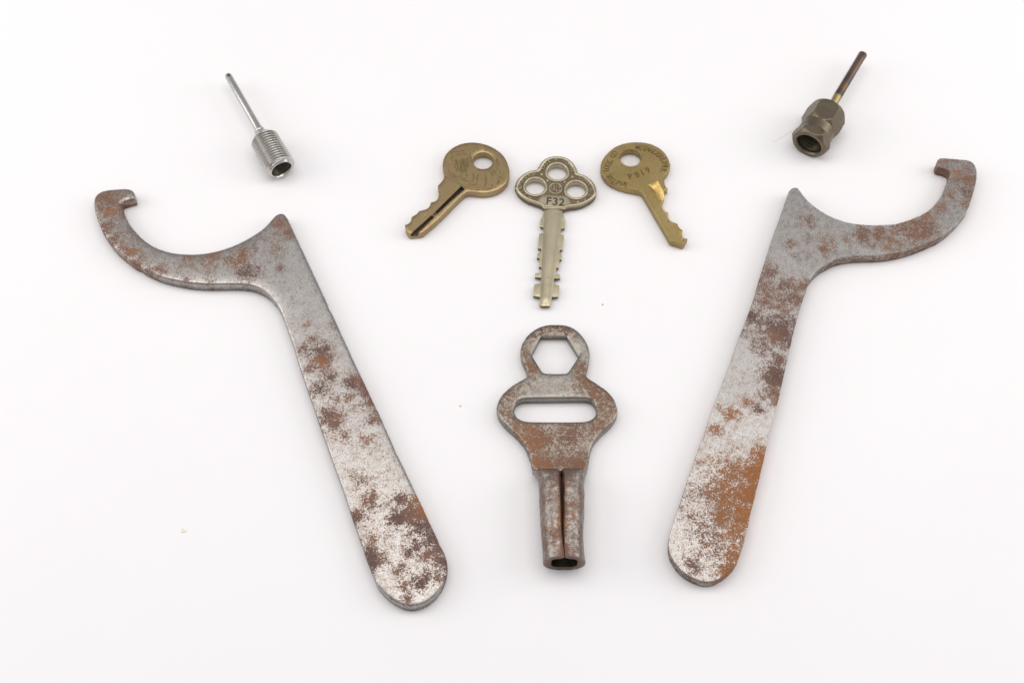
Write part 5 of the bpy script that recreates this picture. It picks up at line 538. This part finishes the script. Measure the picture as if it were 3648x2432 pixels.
# ------------------------------------------------------------------ padlock key with the stamped number
d = D['padlock_key_numbered']
t = thing('padlock_key', d['loc'], 'yellow brass padlock key stamped P819 with raised lettering round its bow', 'key', 'padlock keys')
g = d['groove']; gi = offset_loop(g, .05)
me = plate('body', d['outline'], [d['hole']], z0=0, z1=.30, edge=EB, spacing=.11, lines=[np.asarray(g)] ,
           rise=lambda P, dd: np.where(inside(P, np.asarray(g)) & (dist(P, g) > .004), -.02 - .05 * np.clip(dist(P, g) / .12, 0, 1), 0.0))
P = d['num']; ang = math.atan2(P[3][1] - P[0][1], P[3][0] - P[0][0])
for c, (x, y) in zip('P819', P):
    me = cut(me, glyphs([(c, x, y, ang, .85)], .32, .282, .06, .003))
o = link('body', me, M_brass, t, 20)
me.materials.append(M_gold)
cen = np.array([p.center[:] for p in me.polygons]); gm = inside(cen[:, :2], np.asarray(g)) & (cen[:, 2] > .15)
for p, q in zip(me.polygons, gm):
    if q: p.material_index = 1
cx, cy = d['center']
def path_items(text, pts, sx):
    P = np.array(pts); n = len(text); sl = np.r_[0, np.cumsum(np.hypot(*np.diff(P, axis=0).T))]; s = np.linspace(0, sl[-1], n); out = []
    for ch, u in zip(text, s):
        if ch == ' ': continue
        x = np.interp(u, sl, P[:, 0]); y = np.interp(u, sl, P[:, 1])
        a = math.atan2(y - cy, x - cx) - math.pi / 2
        out.append((ch, x, y, a, sx))
    return out
its = path_items('MASTER LOCK CO', d['arc1'], .80) + path_items('MILWAUKEE,WIS.', d['arc2'], .80)
tag(link('lettering_dirt', glyphs(its, .25, .299, .005, .014), M_brassdirt, t, 30), kind='stuff')
tag(link('lettering', glyphs(its, .25, .299, .022, .0), M_brass, t, 30), kind='stuff')
P = d['num']; ang = math.atan2(P[3][1] - P[0][1], P[3][0] - P[0][0])
for c, (x, y) in zip('P819', P):
    link('stamped_character', glyphs([(c, x, y, ang, .85)], .32, .281, .004, .003), M_brassdirt, t, 30)
link('hole_rim', ring_mesh('hole_rim', float(np.mean([q[0] for q in d['hole']])), float(np.mean([q[1] for q in d['hole']])), .352, .405, .25, .315, .012), M_brass, t, 40)

# ------------------------------------------------------------------ clover key
d = D['clover_key']
t = thing('clover_key', d['loc'], 'nickel silver key with three ring clover bow stamped F32 and notched flat blade', 'key')
bore = d['bore'][0]
hol = [[(x + bore * math.cos(a), y + bore * math.sin(a)) for a in np.linspace(0, 2 * math.pi, 40, endpoint=False)] for x, y, r in d['rings']]
head = np.asarray(d['head'], float)
me = plate('bow', head, hol, z0=0, z1=.25, edge=((0, .02), (.02, 0)), spacing=.12)
me2 = link('bow', me, M_patina, t, 30)
# raised border: a rounded bead that runs round the bow
inset = offset_loop(head, .055)
seg = [(x, y, .238) for x, y in inset]
link('rim', tubes([seg], .062, None, 3, True), M_nickel, t, 60)
side = plate('bow_edge', head, [offset_loop(head, .05)], z0=.0, z1=.255, edge=((0, .02), (.02, 0)), spacing=.2) if False else None
for x, y, r in d['rings']:
    link('ring', ring_mesh('ring', x, y, bore - .004, r, .02, .288, .022), M_nickel, t, 40)
for x, y, r in d['dots']:
    link('dot', lathe('dot', [(0, .045), (.02, .04), (.035, .025), (.042, .0005)], 14) if False else ring_mesh('dot', x, y, .001, .046, .24, .28, .02, 16), M_nickel, t, 60)
x, y, r = d['medal']
md = ring_mesh('medallion', x, y, r - .04, r, .24, .285, .012)
link('medallion', md, M_nickel, t, 40)
tag(link('medallion_lettering', glyphs([(c, x + (i - 1.5) * .09, y + dy, 0, .34) for i, (c, dy) in enumerate(zip('YALE', (.02, -.01, -.01, .02)))], .42, .245, .035, .0), M_nickel, t, 30), kind='stuff')
L1, L2, L3 = d['rings']
its = arc_items('YALE & TOWNE', L1[0], L1[1], L1[2] + .088, 166, 4, .95) + arc_items('STAMFORD', L2[0], L2[1], L2[2] + .088, 222, 97, .95) + arc_items('CONN.U.S.A', L3[0], L3[1], L3[2] + .088, 72, -56, .9)
tag(link('lettering', glyphs(its, .165, .245, .03, .004), M_nickel, t, 30), kind='stuff')
me = plate('number_plate', d['plate'], z0=.235, z1=.278, edge=((0, .012), (.015, 0)), spacing=.1, under=.005)
P = d['num']; ang = math.atan2(P[2][1] - P[0][1], P[2][0] - P[0][0])
for c, q in zip('F32', P):
    me = cut(me, glyphs([(c, q[0], q[1], ang, 1.0)], .40, .2545, .06, .008))
    link('stamped_character', glyphs([(c, q[0], q[1], ang, 1.0)], .40, .252, .004, .014), M_stamp_hole_dark, t, 30)
link('number_plate', me, M_nickel, t, 30)
(ax0, ay0), (ax1, ay1) = d['axis']
def ridge(P, dd):
    u = np.clip((ay0 - P[:, 1]) / (ay0 - ay1), 0, 1); xc = ax0 + (ax1 - ax0) * u; w = .30 + (.185 - .30) * u
    q = np.abs(P[:, 0] - xc) / w
    return np.where(q < 1, .015 + .05 * np.sqrt(np.clip(1 - q * q, 0, 1)), 0) * np.clip((P[:, 1] - ay1 + .02) / .08, .4, 1)
xs = np.linspace(0, 1, 40); lines = []
for sgn in (-1, 1):
    pass
me = plate('blade', d['blade'], z0=.04, z1=.195, edge=((0, .007), (.007, 0)), spacing=.12, jit=.1)
link('blade', me, M_nickel, t, 30); me.materials.append(M_patina)
for p in me.polygons:
    if abs(p.normal.z) < .4: p.material_index = 1  # upright faces of the blade take the darker metal
rv, rf = [], []; nu, nw = 30, 15
for i in range(nu + 1):
    u = i / nu; w = .295 + (.175 - .295) * u; hh = .062 * (1 if i < nu else .35)
    for j in range(nw):
        q = -1 + 2 * j / (nw - 1)
        rv.append((ax0 + (ax1 - ax0) * u + q * w, ay0 + (ay1 - ay0) * u + (.01 if i == nu else .06 * u), .192 + hh * (1 - abs(q) ** 2.4)))
for i in range(nu):
    for j in range(nw - 1):
        a = i * nw + j; rf.append((a, a + nw, a + nw + 1, a + 1))
link('ridge', mesh('ridge', rv, rf), M_nickel, t, 40)
link('shoulder', tubes([[(ax0 - .30, ay0 + .045, .235), (ax0 + .30, ay0 + .035, .235)]], .05, None, 3), M_nickel, t, 60)

# ------------------------------------------------------------------ threaded inflator needle
d = D['inflator_needle']; s0, s1, s2, s3 = d['st']; ax = d['ax']; R = .5
t = thing('inflator_needle', (*d['loc'], 0), 'bright plated inflator needle with a threaded hollow end', 'needle adapter')
pb = [(1.3, .001), (1.3, .29), (.955, .30)]
for i in range(9):
    pb += [(.88 - i * .09, .30), (.835 - i * .09, .335)]
pb += [(.07, .325)]
pr = [(.07, .325), (.01, .345), (.0, .352), (.0, .385), (.045, .43)]
nT = 13; T0, T1 = .05, s1 + .02
for i in range(nT):
    a = T0 + (T1 - T0) * i / nT; p = (T1 - T0) / nT; rr_ = .50 - .025 * i / nT
    pr += [(a + p * .12, rr_ - .07), (a + p * .22, rr_ - .07), (a + p * .48, rr_ - .006), (a + p * .60, rr_), (a + p * .72, rr_ - .006), (a + p * .98, rr_ - .07)]
pr += [(T1 + .02, .41), (T1 + .05, .40), (T1 + .17, .30), (T1 + .27, .20), (s2 - .05, .165), (s2 - .03, .175), (s2, .18), (s2 + .03, .17), (s2 + .05, .145)]
pr2 = [(s2 + .04, .145), (s2 + .2, .135), (s2 + 1.2, .128), (s3 - .14, .125), (s3 - .06, .11), (s3 - .02, .075), (s3, .03), (s3 + .003, .0005)]
def tilt(o, ang):
    # the heavy end lies on the table, the needle points down to it
    axis = Vector((-ax[1], ax[0], 0)); o.rotation_mode = 'QUATERNION'; o.rotation_quaternion = Matrix.Rotation(ang, 3, axis).to_quaternion()
b = link('threaded_body', lathe('threaded_body', pr, 72, None, ax), M_chrome, t, 30); b.location = (0, 0, R)
b = link('bore', lathe('bore', pb, 48, None, ax), M_boreshade, t, 30); b.location = (0, 0, R)  # bore coloured dark for the shade in its depth
b = link('needle', lathe('needle', pr2, 28, None, ax), M_chrome, t, 40); b.location = (0, 0, R)
hp = Vector((ax[0], ax[1], 0)) * (s3 - .16)
hole = ring_mesh('air_hole_shade_disc', 0, 0, .0005, .055, -.01, .004, .003, 20)
b = link('air_hole_shade_disc', hole, M_stamp_hole_dark, t); b.location = (hp.x, hp.y, R + .122)  # dark disc on the surface; its colour stands in for a shaded hole

# ------------------------------------------------------------------ hexagon nut on a needle
d = D['hex_nut_needle']; q0, q1, q2, q3, q4 = d['st']; ax = d['ax']; AP = .585
t = thing('hex_nut_needle', (*d['loc'], 0), 'dark gunmetal hexagon nut adapter with a brown stained flattened needle', 'needle adapter')
LN = 1.62
def hexr(th, s, r):
    a = (th - math.radians(30)) % (math.pi / 3) - math.pi / 6 if False else (th - math.pi / 2 + math.pi / 6) % (math.pi / 3) - math.pi / 6
    return min(AP / math.cos(a), r)
pb = [(1.45, .001), (1.45, .33), (1.0, .36)]; inner = [(.05, .42), (.0, .45)]
for i in range(7): pb += [(.93 - i * .12, .37), (.87 - i * .12, .41)]
pb += [(.05, .42)]
outer = [(0, .53), (.012, .58), (.14, .665), (.22, .668), (.40, .584), (.62, .581), (.74, .585), (.93, .68), (1.2, .68), (1.40, .68), (1.62, .57), (1.63, .3), (1.64, .14)]
n_ = 120
so = [p[0] for p in outer]; fine_ = []
for (a0_, r0_), (a1_, r1_) in zip(outer, outer[1:]):
    m_ = max(1, int(abs(a1_ - a0_) / .016))
    fine_ += [(a0_ + (a1_ - a0_) * q / m_, r0_ + (r1_ - r0_) * q / m_) for q in range(m_)]
outer = fine_ + outer[-1:]
me = lathe('nut', inner + outer, n_, lambda th, s, r: hexr(th, s, r) if r > .5 else r, ax)
b = link('nut', me, M_nut, t, 28); b.location = (0, 0, AP)
b = link('bore', lathe('bore', pb, 48, None, ax), M_boreshade, t, 30); b.location = (0, 0, AP)  # dark colour stands for shade inside the nut
k = NT('stained_needle')
sp = k.n('ShaderNodeSeparateXYZ'); k.put(sp.inputs[0], k.co)
al = k.math('ADD', k.math('MULTIPLY', sp.outputs[0], ax[0]), k.math('MULTIPLY', sp.outputs[1], ax[1]))
nz = k.noise(5, 4, .6); al2 = k.math('ADD', al, k.math('MULTIPLY', k.math('SUBTRACT', nz, .5), .35))
c_ = k.mix(k.ramp(al2, 2.32, 2.40), C(.36, .27, .13), C(.10, .075, .06))
c_ = k.mix(k.ramp(al2, 2.50, 2.70), c_, C(.17, .105, .06))
c_ = k.mix(k.ramp(al2, 2.85, 3.0), c_, C(.11, .085, .075))
c_ = k.mix(k.ramp(al2, 3.2, 3.6), c_, C(.175, .12, .092))
mn = k.set(Base_Color=c_, Metallic=.9, Roughness=k.math('ADD', k.math('MULTIPLY', nz, .2), .25), Normal=k.bump(k.noise(25, 3, .6), .2, .01))
def flat(th, s, r):
    u = min(1, max(0, (s - q4 + .35) / .35))
    return r * (1 + .12 * u * abs(math.cos(th)) - .12 * u * abs(math.sin(th)))
b = link('needle', lathe('needle', [(LN - .02, .142), (2.2, .14), (2.23, .146), (3.5, .144), (q4 - .3, .143), (q4 - .05, .140), (q4 - .01, .12), (q4 - .01, .075), (q4 - .12, .07), (q4 - .12, .0005)], 28, flat, ax), mn, t, 35); b.location = (0, 0, AP)
# engraved characters on the waist of the nut
sd = Vector((ax[1], -ax[0], 0)); A3 = Vector((ax[0], ax[1], 0)); eng = bmesh.new()
for i, ch in enumerate('DEO'):
    if ch == ' ': continue
    th = math.radians(112 - i * 17)
    cu = bpy.data.curves.new('t', 'FONT'); cu.body = ch; cu.size = .24; cu.extrude = .004; cu.align_x = 'CENTER'; cu.align_y = 'CENTER'; cu.resolution_u = 3
    m_ = eval_curve(cu)
    nrm_ = sd * math.cos(th) + Vector((0, 0, 1)) * math.sin(th)
    xd = A3.cross(nrm_); mtx = Matrix((xd, A3, nrm_)).transposed().to_4x4()
    mtx.translation = A3 * .57 + nrm_ * .569 + Vector((0, 0, AP))
    m_.transform(mtx); eng.from_mesh(m_); bpy.data.meshes.remove(m_)
m_ = bpy.data.meshes.new('engraving'); eng.to_mesh(m_); eng.free()
tag(link('engraving', m_, M_patina, t, 30), kind='stuff')

# ------------------------------------------------------------------ crumbs and a hair on the paper
d = D['specks']
labels = ['pale orange crumb lying left of the rounded hook spanner handle', 'tiny brown crumb left of the socket key', 'tiny brown crumb right of the clover key blade']
cols = [C(.88, .80, .68), C(.55, .38, .22), C(.55, .36, .2), C(.25, .24, .23), C(.4, .37, .33), C(.4, .38, .36)]; rad = [.075, .028, .030, .018]
for (x, y), lb, c_, r in zip(d['crumbs'], labels, cols, rad):
    bm = bmesh.new(); bmesh.ops.create_icosphere(bm, subdivisions=2, radius=r)
    for v_ in bm.verts:
        v_.co *= 1 + rnd.uniform(-.25, .25); v_.co.z = max(v_.co.z * .5, -.0)
    me = bpy.data.meshes.new('crumb'); bm.to_mesh(me); bm.free()
    k = NT('crumb'); o = link('crumb', me, k.set(Base_Color=c_, Roughness=.9)); o.location = (x, y, .001); tag(o, lb, 'crumb', 'crumbs on the white paper')
k = NT('pale_hair'); me = tubes([[(x, y, .02) for x, y in d['hair']]], .0035, None, 1)
o = link('hair', me, k.set(Base_Color=C(.72, .65, .58), Roughness=.6)); tag(o, 'fine pale hair lying beside the hexagon nut', 'hair')
